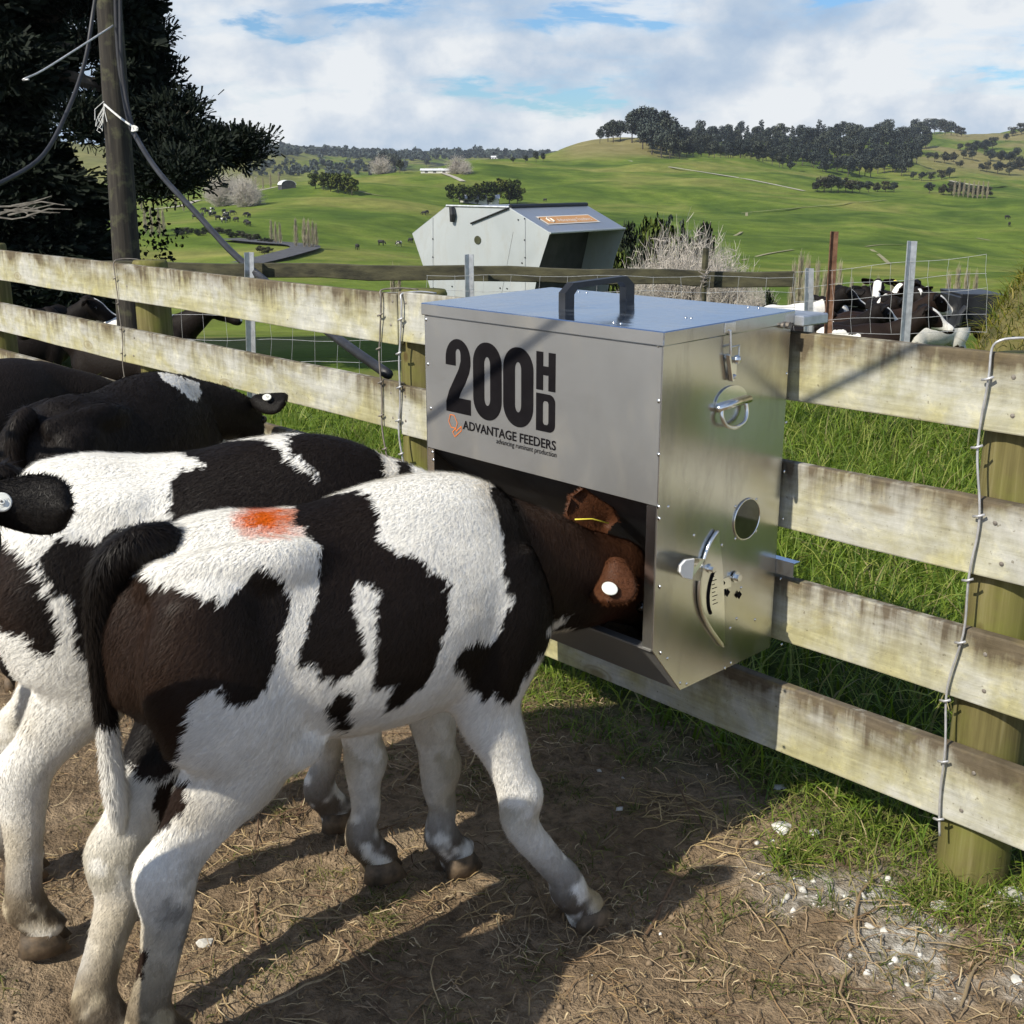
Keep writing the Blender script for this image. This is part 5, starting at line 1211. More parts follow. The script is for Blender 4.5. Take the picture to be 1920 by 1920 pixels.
for i, (x, D, t) in enumerate([(1500, 62, 470), (1512, 64, 452), (1526, 60, 458), (1545, 62, 468), (1560, 60, 486), (1575, 62, 462), (1588, 64, 470), (1612, 66, 505), (1635, 64, 512), (1662, 66, 502), (1690, 66, 508), (1798, 60, 492), (1815, 62, 478), (1832, 60, 484), (1850, 62, 490), (732, 66, 478), (744, 66, 482)]):
    plant(T_POP[i % 3], x, 0, 0, 'bare_poplar', 'bare straw coloured poplar %s' % ('left of the rusty post' if x < 1550 else 'just right of the rusty post' if x < 1600 else 'behind the herd' if x < 1700 else 'by the black trough') if x > 900 else 'bare poplar left of the large grey feeder', 'tree', 'bare poplars below the yard', D=D, wide=.62, sink=.02, top=t)
for i, (x, D, t) in enumerate([(1452, 30, 536), (1462, 30, 545)]): plant(T_DARK[i % 2], x, 0, 0, 'dark_shrub', 'small dark shrub at the end of the single rail', 'shrub', 'small shrubs by the rail end', D=D, wide=.22, top=t)
# farm buildings
M_ROOF = noisy('pale_roof', (0.62, 0.63, 0.64), (0.78, 0.79, 0.8), .5, .6); M_WALLB = noisy('weatherboard', (0.55, 0.54, 0.5), (0.7, 0.69, 0.65), .5, .8); M_DKWALL = noisy('dark_cladding', (0.03, 0.03, 0.032), (0.07, 0.07, 0.072), .6, .8)
def house(px, py, wpx, hpx, label, cat, dmin, dmax, dark=False, rz=0.0, roofpx=None):
    p = hit(px, py, dmin, dmax); s = dist_of(p) / (F_PX / math.cos(PITCH)); W_, H_ = wpx * s, hpx * s; Dp = W_ * .45
    r = empty('farm_building', p, math.atan2(RT[1], RT[0]) + rz); tag(r, label, cat)
    def b_(nm, m, mt): return link(nm, m.mesh(nm, mt), None, r)
    wl = b_('wall', MB().box((-W_ / 2, 0, -1), (W_ / 2, Dp, H_ * .6)), M_DKWALL if dark else M_WALLB)
    e = W_ * .03
    b_('roof', MB().prism([(-W_ / 2 - e, -e, H_ * .58), (-W_ / 2 - e, Dp / 2, H_), (-W_ / 2 - e, Dp + e, H_ * .58), (-W_ / 2 - e, Dp / 2, H_ * .92)], (W_ + 2 * e, 0, 0)), M_ROOF)
    for t in (-.32, -.05, .25):
        link('window', MB().box((W_ * t - W_ * .05, -.06, H_ * .15), (W_ * t + W_ * .05, -.004, H_ * .45)).mesh('window', M_DKWALL), None, wl)
house(818, 326, 58, 9, 'long low white farm building on top of the green hill', 'farm building', 500, 900)
house(898, 384, 74, 17, 'white farmhouse half hidden among green trees behind the far feeder', 'house', 330, 700)
house(936, 410, 10, 6, 'tiny white shed near the farmhouse trees', 'shed', 300, 700)
house(930, 300, 18, 7, 'tiny pale house far off under the dark skyline woods', 'house', 1200, 3000)
house(660, 288, 12, 4, 'pale roof far off on the left skyline', 'house', 1500, 3600)
p = hit(542, 354, 420, 800); s = dist_of(p) / (F_PX / math.cos(PITCH)); r = empty('barn', p, math.atan2(RT[1], RT[0]) + .5); tag(r, 'dark arched hay barn with pale curved roof on the left hillside', 'barn')
W_, H_, L_ = 28 * s, 15 * s, 24 * s
arch = [(-W_ / 2, 0, -.5)] + [(-W_ / 2 * math.cos(t), 0, H_ * .45 + H_ * .55 * math.sin(t)) for t in np.linspace(0, math.pi, 10)] + [(W_ / 2, 0, -.5)]
link('wall', MB().prism([(x * .97, y + .1, z * .97) for x, y, z in arch], (0, L_ * .98, 0)).mesh('wall', M_DKWALL), None, r)
m = MB(); ao = arch[1:-1]
for a, b2 in zip(ao, ao[1:]): m.prism([a, b2, (b2[0] * 1.04, 0, b2[2] * 1.04), (a[0] * 1.04, 0, a[2] * 1.04)], (0, L_, 0))
link('roof', m.mesh('roof', M_ROOF), None, r)
# cattle grazing on the far slopes
def tiny_cow(dark):
    m = MB(); m.tube([(-.85, 0, 1.0), (-.8, 0, 1.02), (-.2, 0, .98), (.5, 0, 1.0), (.75, 0, 1.05)], [.2, .34, .40, .36, .24], 8)
    m.tube([(.65, 0, 1.1), (1.05, 0, .75), (1.25, 0, .35)], [.2, .16, .10], 6)
    for x in (-.65, .5):
        for y in (-.2, .2): m.tube([(x, y, .8), (x + .02, y, .4), (x, y, 0)], [.13, .08, .07], 5)
    return m.mesh('grazing_cow', dark, True)
M_COWB = noisy('cow_black', (0.008, 0.007, 0.007), (0.02, 0.018, 0.016), 2, .7); M_COWW = noisy('cow_patched', (0.01, 0.01, 0.01), (0.6, 0.58, 0.54), 1.1, .7, lo=.49, hi=.52)
COW = [tiny_cow(M_COWB), tiny_cow(M_COWW)]
for i, (x, y) in enumerate([(366, 412), (380, 407), (388, 401), (395, 403), (394, 406), (402, 407), (409, 413), (420, 401), (425, 406), (424, 410), (428, 417), (436, 403), (443, 417), (420, 418), (462, 407), (467, 409), (462, 424), (466, 426), (398, 397), (382, 398), (795, 405), (801, 404), (770, 457), (748, 463), (715, 461), (670, 469), (1158, 483), (1022, 378)]):
    p = hit(x, y, 200, 900); o = link('grazing_cow', COW[1 if i % 5 == 3 else 0]); o.location = p; o.rotation_euler = (0, 0, TR.random() * 6.28); o.scale = (1.15,) * 3
    tag(o, 'tiny dark cow grazing on the green slope beyond the yard', 'cow', 'cows grazing on the far slopes')
for i, (x, y) in enumerate([(1888, 412), (1892, 426)]):
    p = hit(x, y, 150, 700); o = link('grazing_cow', COW[0]); o.location = p; o.rotation_euler = (0, 0, 1 + i); o.scale = (1.5,) * 3
    tag(o, ['upper black cow on the slope at the far right edge', 'lower black cow on the slope at the far right edge'][i], 'cow')
# ------------------------------------------------------------------ just behind the fence: single rail, posts, netting
M_RAIL = noisy('dark_mossy_rail', (0.022, 0.021, 0.012), (0.075, 0.070, 0.036), 7, 0.9, 0, 40, .6, .004, stretch=(1, 1, 3))
M_RUST = noisy('rusty_iron', (0.10, 0.045, 0.025), (0.22, 0.12, 0.07), 20, 0.85, .2)
yardfence = empty('rail_and_wire_fence', ground_at(880, 7.3)); tag(yardfence, 'single mossy timber rail with galvanised posts and wire netting behind the board fence', 'wire fence')
RD = [(150, 7.6), (270, 7.55), (880, 7.2), (1320, 6.95), (1490, 6.85)]
def rail_seg(a, b_, ya, yb, h=.088, th=.045):
    p, q = at(a[0], ya, a[1]), at(b_[0], yb, b_[1]); d = q - p; n = np.cross(d, [0, 0, 1.]); n /= np.linalg.norm(n)
    m = MB(); N_ = 8; rows = []
    for i in range(N_ + 1):
        c = p + d * i / N_ + np.array([0, 0, .006 * math.sin(i * 1.7)]); rows += [c, c - [0, 0, h + .005 * math.sin(i * 2.3)], c - [0, 0, h] - n * th, c - n * th]
    fs = [(0, 1, 2, 3), (N_ * 4 + 3, N_ * 4 + 2, N_ * 4 + 1, N_ * 4)]
    for i in range(N_):
        for j in range(4): fs.append((i * 4 + j, (i + 1) * 4 + j, (i + 1) * 4 + (j + 1) % 4, i * 4 + (j + 1) % 4))
    return m.raw(rows, fs).build('rail', M_RAIL, yardfence, bevel=.004)
rail_seg((150, 7.6), (879, 7.2), 490, 499); rail_seg((880, 7.2), (1490, 6.85), 499.5, 511)
def steel_post(px0, y0, px1, y1, D, mat, w_=.045, name='steel_post'):
    """folded Y section post; top at px0,y0, lower end at px1,y1"""
    a, b_ = at(px0, y0, D), at(px1, y1, D); b_ = b_ + (b_ - a) * .12; m = MB()
    for ang in (0.5, 2.6, 4.7):
        d = np.array([math.cos(ang), math.sin(ang), 0]) * w_ * .6; n = np.array([-d[1], d[0], 0]); n = n / np.linalg.norm(n) * .003
        m.prism([a - n, a + d - n, a + d + n, a + n], b_ - a)
    return m.build(name, mat, yardfence)
steel_post(467, 473, 472, 720, 7.32, M_GALV, .055); steel_post(879, 477, 882, 720, 7.05, M_GALV, .05)
steel_post(1516, 503, 1513, 640, 6.75, M_GALV, .05); steel_post(1708, 452, 1693, 650, 6.45, M_GALV, .055); steel_post(1563, 434, 1549, 650, 6.6, M_RUST, .045)
m = MB(); m.tube([at(1324, 465, 6.85), at(1320, 520, 6.85), at(1316, 640, 6.85)], .018, 8); m.build('wooden_post', M_RAIL, yardfence)
m = MB()
for k in range(4): m.tube(crom([at(1308 + k * 2, 500 + k * 9, 6.80), at(1322, 508 + k * 7, 6.77), at(1332, 498 + k * 11, 6.80), at(1318, 520 + k * 6, 6.83)], 4), .0035, 5)
m.tube(crom([at(1330, 500, 6.8), at(1322, 520, 6.79), at(1313, 545, 6.8), at(1318, 580, 6.8)], 4), .006, 5)
tag(m.build('wire_ties', M_OLDWIRE, yardfence), kind='stuff')
def netting(cols, D0, D1, x0, x1, rows, name='wire_netting', r=.0012, mat=M_WIRE, wob=2.0):
    m = MB(); dd = lambda x: D0 + (D1 - D0) * (x - x0) / (x1 - x0)
    xs = np.linspace(x0, x1, cols)
    for y_l, y_r in rows:
        m.tube([at(x, y_l + (y_r - y_l) * (x - x0) / (x1 - x0) + wob * math.sin(x * .031 + y_l), dd(x)) for x in xs], r, 4, False)
    for x in xs:
        t = (x - x0) / (x1 - x0); m.tube([at(x + TR.uniform(-2, 2) - wob * (k % 2), yl + (yr - yl) * t, dd(x)) for k, (yl, yr) in enumerate(rows)], r * .9, 4, False)
    return tag(m.build(name, mat, yardfence), kind='stuff')
netting(11, 6.65, 6.3, 1490, 1850, [(512, 478), (540, 512), (568, 540), (602, 590), (628, 622)])
netting(13, 7.5, 7.0, 300, 800, [(538, 548), (590, 600), (636, 640), (684, 676), (730, 722)])
netting(14, 7.0, 6.7, 800, 1490, [(516, 520), (545, 548), (575, 578), (606, 606)])

# ------------------------------------------------------------------ large grey feeder beyond the rail
M_FEED2 = sheet_metal('pale_zinc_sheet', (0.40, 0.43, 0.43), (0.50, 0.53, 0.53), 0.5, 1.2, .35)
M_FEED2T = sheet_metal('zinc_roof_sheet', (0.42, 0.45, 0.48), (0.50, 0.53, 0.57), 0.38, 1.2, .7)
M_STICK = noisy('orange_sticker', (0.52, 0.26, 0.09), (0.56, 0.29, 0.11), 9, .5); M_STW = noisy('sticker_white', (0.7, 0.66, 0.58), (0.74, 0.7, 0.62), 9, .5)
D2 = 10.4; rdir = RT * .80 - FH * .60; adir = RT * .60 + FH * .80; upz = np.array([0, 0, 1.0])
o2 = at(775, 440, D2 + .45)
def on_plane(px, py):
    n = np.cross(rdir, upz); r = ray(px, py); t = ((o2 - CAM) @ n) / (r @ n); return CAM + r * t
end = [on_plane(x, y) for x, y in ((773, 438), (837, 387), (955, 390), (1031, 437), (1011, 500), (1000, 556), (986, 640), (822, 640), (812, 558), (793, 497))]
f2 = empty('grey_feeder', (o2 + rdir * .6 + adir * .5) * [1, 1, 0] + [0, 0, near_z(np.array([D2]))[0]]); tag(f2, 'large pale grey trailer feeder with an orange sticker standing beyond the single rail', 'feeder')
AL = adir * 1.18; n2 = np.cross(rdir, upz); n2 = n2 / np.linalg.norm(n2)
if n2 @ FH > 0: n2 = -n2
MB().prism(end, adir * .004).build('end_panel', M_FEED2, f2)
MB().prism([p + AL for p in end], adir * .004).build('end_panel', M_FEED2, f2)
def strip(i, j, name, mat, d0=.004, d1=1.0, th=.004):
    a, b_ = end[i], end[j]; e = b_ - a; nn = np.cross(e, adir); nn /= np.linalg.norm(nn); nn *= -th if nn[2] > 0 and False else th
    return MB().prism([a + adir * d0, b_ + adir * d0, b_ + AL * d1, a + AL * d1], nn).build(name, mat, f2)
strip(0, 1, 'roof_panel', M_FEED2T); strip(1, 2, 'top_panel', M_FEED2T); strip(2, 3, 'roof_panel', M_FEED2T); strip(9, 0, 'lower_panel', M_FEED2); strip(8, 9, 'lower_panel', M_FEED2); strip(7, 8, 'lower_panel', M_FEED2)
# open trough mouth on the right: dark inner sheets
ia = [end[3] - rdir * .42 - upz * .02, end[5] - rdir * .40]
MB().prism([end[3] - rdir * .38, end[5] - rdir * .34, end[5] - rdir * .34 + AL, end[3] - rdir * .38 + AL], rdir * .004).build('inner_baffle', M_DARK, f2)
MB().prism([end[5] - rdir * .36, end[6], end[6] + AL, end[5] - rdir * .36 + AL], upz * .004).build('trough_floor', M_DARK, f2)
e = MB().tube([end[3], end[3] + AL], .010, 8).build('front_edge', M_FEED2, f2)
MB().tube([end[2] + upz * .012 + adir * .01, end[2] + upz * .012 + AL], .018, 8).build('ridge_seal', M_BLACKP, f2)
MB().tube([end[1] + upz * .006, end[2] + upz * .006], .010, 6).build('lid_hinge', M_GALV, f2)
q = n2 * .012
MB().tube([end[2] + q, on_plane(884, 419) + q], .008, 6).build('lid_stay', M_BLACKP, f2)
m = MB(); m.tube([on_plane(850, 388) + q * 2, on_plane(852, 402) + q * 2, on_plane(851, 416) + q * 2], [.022, .028, .02], 8); m.build('rope_cleat', M_BLACKP, f2)
c = on_plane(896, 450); m = MB(); m.prism([c + q * .3 + (rdir * math.cos(t) + upz * math.sin(t)) * .036 for t in np.linspace(0, 6.283, 18, endpoint=False)], n2 * .003); m.build('sight_hole', M_GLASSD, f2)
m = MB()
for px in (812, 985):
    yb = 560; m.tube([on_plane(px, 400 if px < 900 else 412) + q * .2, on_plane(px, yb) + q * .2], .0025, 4)
m.build('panel_seam', M_GALV, f2) if False else None
for px in (812, 985): MB().tube([on_plane(px, 408) + q * .2, on_plane(px, 556) + q * .2], .0022, 4).build('panel_seam', M_GALV, f2)
m = MB()
for px, py in ((812, 448), (812, 482), (813, 540), (984, 410), (984, 450), (985, 483), (979, 493), (848, 537), (951, 541), (938, 540), (1012, 410), (972, 412)): m.ball(tuple(on_plane(px, py) + q * .3), .007, 6, 4)
tag(m.build('bolts', M_BLACKP, f2), kind='stuff')
# sticker on the sloping front
ra, rb = end[2], end[3]; ev = rb - ra; sn = np.cross(ev, adir); sn /= np.linalg.norm(sn); sn = sn if sn[2] > 0 else -sn
def rp(s, t): return ra + ev * s + AL * t + sn * .008
m = MB(); m.prism([rp(.40, .12), rp(.40, .80), rp(.72, .80), rp(.72, .12)], sn * .001); st = m.build('sticker', M_STW, f2)
m = MB(); m.prism([rp(.43, .135) + sn * .002, rp(.43, .785) + sn * .002, rp(.69, .785) + sn * .002, rp(.69, .135) + sn * .002], sn * .0006); m.build('sticker_field', M_STICK, st)
cu_ = bpy.data.curves.new('sticker_text', 'FONT'); cu_.body = 'Advantage Feeders'; cu_.size = 1; t_ = bpy.data.objects.new('sticker_text', cu_); col.objects.link(t_); bpy.context.view_layer.update()
me = bpy.data.meshes.new_from_object(t_.evaluated_get(bpy.context.evaluated_depsgraph_get())); bpy.data.objects.remove(t_)
co = verts_of(me); mx = co[:, 0].max(); vv = [rp(.63 - .16 * y, .30 + .44 * x / mx) + sn * .0032 for x, y, z in co]; me.vertices.foreach_set('co', np.array(vv, np.float32).ravel()); me.update(); me.materials.append(M_STW); add_world(link('sticker_text', me), st)
m = MB(); cc = [(.56 + .09 * math.cos(t), .22 + .03 * math.sin(t)) for t in np.linspace(0, 6.283, 7)]; m.tube([rp(a, b_) + sn * .004 for a, b_ in cc], .006, 5, False); m.build('sticker_emblem', M_STW, st)
for t in (.1, .9):
    for w__ in (.15, 1.0):
        b_ = end[7] + (end[6] - end[7]) * w__ + AL * t; MB().tube([b_, b_ - upz * (b_[2] + 1.2)], .03, 8).build('leg', M_GALV, f2)

# ------------------------------------------------------------------ pole, cables, ropes
def pole_mat():
    m, nt, b = new_mat('old_pole', .9); g = nt.add('ShaderNodeNewGeometry').outputs['Position']
    n = nt.noise(nt.mapping(g, (1, 1, .06)), 30, 6, .65); n2 = nt.noise(g, 9, 4)
    c = nt.ramp(n, [(.3, (.012, .010, .008)), (.55, (.032, .027, .020)), (.75, (.075, .066, .05))]); c = nt.mix(nt.ramp(n2, [(.55, 0), (.7, .5)]), c, (.12, .12, .06))
    nt.l.new(c, b.inputs['Base Color']); bump(nt, b, n, .8, .01); return m
M_POLE = pole_mat(); M_CABLE = noisy('dark_conduit', (.012, .012, .014), (.030, .030, .034), 6, .5); M_ROPE = noisy('white_rope', (.55, .55, .52), (.72, .72, .68), 40, .8)
DP = 11.0; pa, pb_ = at(252, 700, DP), at(204, 0, DP); pt = pb_ + (pb_ - pa) * .9
pole = empty('utility_pole', pa); tag(pole, 'tall weathered timber pole with cables standing in front of the dark conifer', 'pole')
sg = [pa + (pt - pa) * t for t in np.linspace(0, 1, 16)]; MB().tube(sg, [.130 - .0030 * i for i in range(16)], 18).build('shaft', M_POLE, pole, smooth=True)
c1 = [at(214, -260, 10.75), at(216, -60, 10.75), at(222, 100, 10.75), at(240, 220, 10.7), at(258, 262, 10.6), at(300, 326, 10.0), at(370, 402, 9.0), at(430, 468, 8.0), at(492, 522, 7.15), at(560, 578, 6.3), at(640, 640, 5.4), at(728, 702, 4.75)]
cab = MB().tube(crom(c1, 5), .022, 8).build('cable', M_CABLE, None, smooth=True); tag(cab, 'thick dark conduit slanting from the pole down to the fence', 'cable')
c1 = [at(226, -260, 10.7), at(226, 60, 10.7), at(234, 170, 10.7), at(252, 252, 10.66)]
MB().tube(crom(c1, 5), .017, 8).build('down_cable', M_CABLE, pole, smooth=True)
c2 = [at(192, -300, 10.8), at(184, -60, 10.75), at(172, 40, 10.7), at(158, 120, 10.5), at(128, 205, 10.2), at(82, 290, 9.8), at(15, 336, 9.3), at(-70, 372, 8.8)]
tag(MB().tube(crom(c2, 5), .018, 8).build('cable', M_CABLE, None, smooth=True), 'thin dark cable sagging left of the pole across the conifer', 'cable')
c3 = [at(212, 48, 10.72), at(150, 88, 10.4), at(80, 132, 10.1), at(50, 146, 9.95), at(43, 150, 9.95), at(54, 149, 9.93)]
MB().tube(crom(c3, 4), .008, 6).build('hooked_wire', M_WIRE, pole, smooth=True)
m = MB(); m.tube(crom([at(196, 196, 10.86), at(212, 210, 10.70), at(232, 226, 10.62), at(250, 238, 10.58)], 4), .009, 6)
for k in range(5): m.tube(crom([at(250 + k, 236 + k * 2, 10.56), at(258, 240 + k, 10.52), at(252 - k, 246, 10.55), at(248, 238 + k, 10.58)], 3), .008, 5)
for k in range(9): m.tube([at(195, 190 + k * 3, 10.9), at(190 + TR.uniform(-12, 8), 205 + k * 5, 10.9), at(192 + TR.uniform(-16, 9), 225 + k * 3, 10.88)], .0035, 4)
tag(m.build('rope_lashing', M_ROPE, pole), kind='stuff')

# ------------------------------------------------------------------ dark conifer at the left
def limb_tree():
    g = np.random.default_rng(31); root = empty('conifer', ground_at(20, 20)); tag(root, 'huge dark conifer filling the left edge behind the timber pole', 'tree')
    tb = at(40, 470, 20); trunk = [tb + [0, 0, z] for z in (-2.5, 0, 3, 6, 9, 13)]; m = MB(); m.tube(trunk, [.55, .5, .45, .38, .28, .1], 10); m.build('trunk', M_BARK, root, smooth=True)
    # limbs as they hang in view: photo column/row and distance, thickness
    limbs = [([(60, 120), (150, 150), (215, 172), (250, 212), (300, 248), (350, 272), (410, 283), (462, 291)], 15.5), ([(215, 172), (250, 215), (290, 250), (330, 275), (385, 300)], 15.2),
             ([(20, 60), (110, 30), (190, 20), (250, 40), (280, 66)], 16), ([(90, 0), (180, -40), (215, -30), (250, -5)], 16), ([(40, 90), (140, 90), (210, 100), (255, 116), (278, 138)], 15.6), ([(215, 130), (240, 165), (290, 200), (330, 222)], 15.3),
             ([(120, 215), (160, 232), (196, 248)], 15), ([(250, 255), (262, 300), (285, 325), (320, 330), (352, 325)], 14.8), ([(262, 300), (280, 340), (300, 358)], 14.8)]
    lm = MB(); P = []; W_ = []
    for pts, D in limbs:
        c = crom(np.array([at(x, y, D + .25 * math.sin(x * .03)) for x, y in pts]), 8); n = len(c)
        lm.tube(c, [.085 * (1 - .85 * i / n) + .008 for i in range(n)], 6)
        for i in range(n):
            if i / n < .25: continue
            for _ in range(5 if i / n < .8 else 8):
                q = c[i] + np.clip(g.normal(0, 1, 3), -1.5, 1.5) * [.17, .17, .11] + [0, 0, .06]; lm.tube([c[i], (c[i] + q) / 2 + [0, 0, -.03], q], [.014, .009, .005], 3, False); P.append(q); W_.append(.20)
    lm.build('limbs', M_BARK, root)
    root_l = bpy.data.objects[-1] if False else None
    # body of the crown: shelves of foliage on the left
    shelves = []; ey = [-420, -100, 0, 50, 120, 170, 210, 260, 310, 345, 400, 460, 500]; ex = [215, 195, 125, 130, 140, 90, 76, 95, 135, 172, 196, 206, 206]
    for i in range(300):
        y = g.uniform(-420, 480); r = g.uniform(.30, .62); edge = float(np.interp(y, ey, ex)); x = edge - r * 118 - abs(g.normal(0, 1)) ** 1.1 * 90
        shelves.append((at(x, y, g.uniform(14.8, 19.5)), r))
    for i in range(30): x = g.uniform(222, 272); shelves.append((at(x, g.uniform(-160, 130) * (1 - (x - 228) / 160) + 10, g.uniform(15.2, 16.2)), .17))
    for i in range(150): shelves.append((at(g.uniform(-200, 165), g.uniform(350, 620), g.uniform(14.2, 18)), g.uniform(.3, .6)))
    PP = []; SZ = []; DR = []
    for q in P: k = 46; d = g.normal(0, 1, (k, 3)); PP.append(np.array(q) + d * [.085, .085, .05]); SZ.append(np.full(k, .075)); DR.append(d + [0, 0, .8])
    for q, r in shelves:
        k = int(620 * r / .5); d = np.clip(g.normal(0, 1, (k, 3)), -1.6, 1.6); d[:, 2] *= .30; PP.append(np.array(q) + d * r * .55 - np.array([0, 0, 1]) * (np.hypot(d[:, 0], d[:, 1]) * r * .12)[:, None]); SZ.append(np.full(k, .13)); DR.append(d * [1, 1, .4] + g.normal(0, .45, (k, 3)))
    PP = np.concatenate(PP); SZ = np.concatenate(SZ); DR = np.concatenate(DR); n = len(PP); DR /= np.linalg.norm(DR, axis=1)[:, None]; s_ = np.cross(DR, g.normal(0, 1, (n, 3))); s_ /= np.linalg.norm(s_, axis=1)[:, None]
    L_ = (SZ * (.6 + .8 * g.random(n)))[:, None]; v = np.stack([PP - s_ * L_ * .10, PP + s_ * L_ * .10, PP + DR * L_ + s_ * L_ * .14, PP + DR * L_ - s_ * L_ * .14], 1).reshape(-1, 3); f = np.arange(n * 4, dtype=np.int32).reshape(-1, 4)
    c = np.repeat(np.clip(g.random(n) * .4 + .3 * vnoise(PP, 1.1, 3, 2), 0, 1), 4)
    tag(link_world('foliage', mesh_np('foliage', v, f, M_CON, False, np.stack([c] * 3, 1)), root), kind='stuff')
    m = MB()
    for k in range(11): a = at(-20 + k * 7, 396 + TR.uniform(-10, 14), 13.4); b_ = a + RT * .25 + [0, 0, TR.uniform(-.06, .09)]; m.tube([a, b_, b_ + RT * TR.uniform(.1, .3) + [0, 0, TR.uniform(-.12, .10)]], [.013, .009, .004], 5, False)
    tag(m.build('dead_branches', noisy('dead_wood', (.09, .08, .065), (.22, .20, .17), 9, .9), root), kind='stuff')
def link_world(name, me, parent): return add_world(link(name, me), parent)
M_CON = leaf_mat('conifer_needles', (0.006, 0.010, 0.007), (0.018, 0.028, 0.014))
limb_tree()
# tree trunks and shade behind the left fence: dark hedge mass
hedge = []
def shade_bush(px, D, h, wide, label, seed):
    g = np.random.default_rng(seed); p = ground_at(px, D); lob = [(g.normal(0, .22), g.normal(0, .16), .25 + .5 * g.random(), .22 + .1 * g.random(), .8) for _ in range(12)]
    me = crown_mesh('bush', lob, 9000, .022, M_CON, seed); o = link('bush', me, None, None, p); o.scale = (wide, wide, h); tag(o, label, 'bush', 'dark bushes under the conifer'); return o
for i, (px, D, h, wd) in enumerate([(-60, 17.0, 3.0, 3.4), (60, 17.5, 3.0, 3.2), (20, 18, 2.9, 2.8)]): shade_bush(px, D, h, wd, 'dark bush under the conifer behind the left end of the fence', 60 + i)
# ------------------------------------------------------------------ cattle beyond the fences
def pattern(seed, dark=.5, brown=.2, face=True):
    def f(P, fur=False):
        n = vnoise(P * [1, .9, 1], 3.1, seed, 2) + (vnoise(P, 30, seed + 1, 2) - .5) * .06
        d = dark_coat(P, np.full(len(P), brown)); w_ = white_coat(P, .6); k = (n > (1 - dark)) | (P[:, 0] > .44); k &= ~((P[:, 2] < .35) & (n < .62))
        c = np.where(k[:, None], d, w_)
        if face:
            bl = (np.abs(P[:, 1]) < .035 + .02 * math.sin(seed)) & (P[:, 0] > .76) & (P[:, 2] > .93); c = np.where(bl[:, None], WHITE, c)
        mz = (P[:, 0] > 1.02); c = np.where((mz & (P[:, 2] > .86))[:, None], np.array([.12, .085, .075]), c)
        return c
    return f
hS = frame((.70, 0, 1.10), (.90, .0, -.42), (.42, 0, .9)); neckS = [(.32, 0, .82, .118, .170), (.42, 0, .865, .106, .150), (.52, 0, .93, .094, .126), (.61, 0, 1.00, .084, .108), (.70, 0, 1.07, .074, .086)]
def standing(seed, tint, first=[None]):
    if first[0] is None:
        r, b_ = make_calf((0, 0, -50), 0, 'x', TORSO, [hind_leg(-.125), hind_leg(.125), fore_leg(-.12), fore_leg(.12)], [(-.38, -.125, -.004, 0, 0), (-.38, .125, -.004, 0, 0), (.395, -.12, -.004, 0, 0), (.395, .12, -.004, 0, 0)], neckS, hS, 1.0, extra=extraB, voxel=.018, smooth=6)
        b_.data.materials[0] = M_COAT; scalp(r, hS, inner=BROWN, outer=BLACK * 1.5); first[0] = (r, b_)
        for q in (-1, 1): m = MB(); m.ball(tuple(hS @ Vector((.315, q * .03, -.035))), .010, 8, 6); lpart('nostril', m, M_EYE, r)
        tail_part(r, [(-.33, 0, .94, .032), (-.39, 0, .90, .032), (-.41, 0, .75, .028), (-.41, 0, .55, .028), (-.41, 0, .40, .03), (-.41, 0, .34, .016)], tint_black, 800, .035)
    return first[0]
def calf_at(px, py, D, facing, label, seed, dark=.5, brown=.2, s=1.0, group='calves beyond the board fence', anchor=None, tint=None, tagm=None):
    """a standing calf whose withers show at px, py; facing is the angle from the view direction, to the left positive"""
    r0, b0 = standing(0, None); p = at(px, py, D); rz = math.atan2(FH[1], FH[0]) + R(facing)
    ax, az = anchor or (.74, 1.12); w_ = np.array([ax * math.cos(rz), ax * math.sin(rz), az]) * s; loc = p - w_
    r = mirror_copy(r0, b0, label, tuple(loc), rz, s, tint or pattern(seed, dark, brown), group)
    if tagm:
        e = [c for c in r.children if c.name.startswith('ear')][0 if tagm[0] > 0 else 1]
        mid = hS @ Vector((-.050, tagm[0] * .145, .030)); button(e, tuple(mid), tuple(hS.to_3x3() @ Vector((.80, 0, .25))), .030 if tagm[1] is M_TAGY else .022, tagm[1], boss=False)
    return r
WI = (.20, .985); HG = dict(s=.86)
calf_at(1505, 568, 11.8, -80, 'white bodied calf at the left end of the herd beyond the wire', 3, .22, anchor=WI, **HG)
calf_at(1592, 548, 12.4, -30, 'black headed calf looking away near the rusty post', 5, .5, **HG)
calf_at(1598, 590, 10.9, -75, 'dark calf with white flank marks in front of the rusty post', 8, .48, .3, anchor=WI, **HG)
calf_at(1664, 556, 11.6, 112, 'brown calf with a white cheek in the middle of the herd beyond the wire', 12, .52, 1.0, **HG)
calf_at(1646, 530, 13.0, 160, 'calf with a white topped head at the back of the herd', 15, .75, **HG)
calf_at(1690, 536, 12.2, 125, 'brown and white calf with a yellow ear tag beside the tall steel post', 19, .88, .9, tagm=(-1, M_TAGY), **HG)
calf_at(1722, 546, 11.9, -170, 'black calf with a round white ear tag behind the tall steel post', 23, .9, tagm=(1, M_TAGW), **HG)
calf_at(1756, 556, 10.8, -88, 'dark brown calf in profile facing right with a white forehead', 27, .93, .9, **HG)
calf_at(1560, 604, 10.4, -80, 'dark bodied calf low behind the galvanised post by the silver feeder', 33, .88, .2, anchor=WI, **HG)
calf_at(1636, 606, 10.2, -100, 'dark calf with a white shoulder low in front of the herd', 45, .52, .5, anchor=WI, **HG)
calf_at(1575, 560, 12.6, 70, 'black and white calf facing left behind the rusty post', 47, .6, .3, **HG)
calf_at(1618, 542, 13.2, 20, 'small black calf looking away at the back of the herd', 51, .55, **HG)
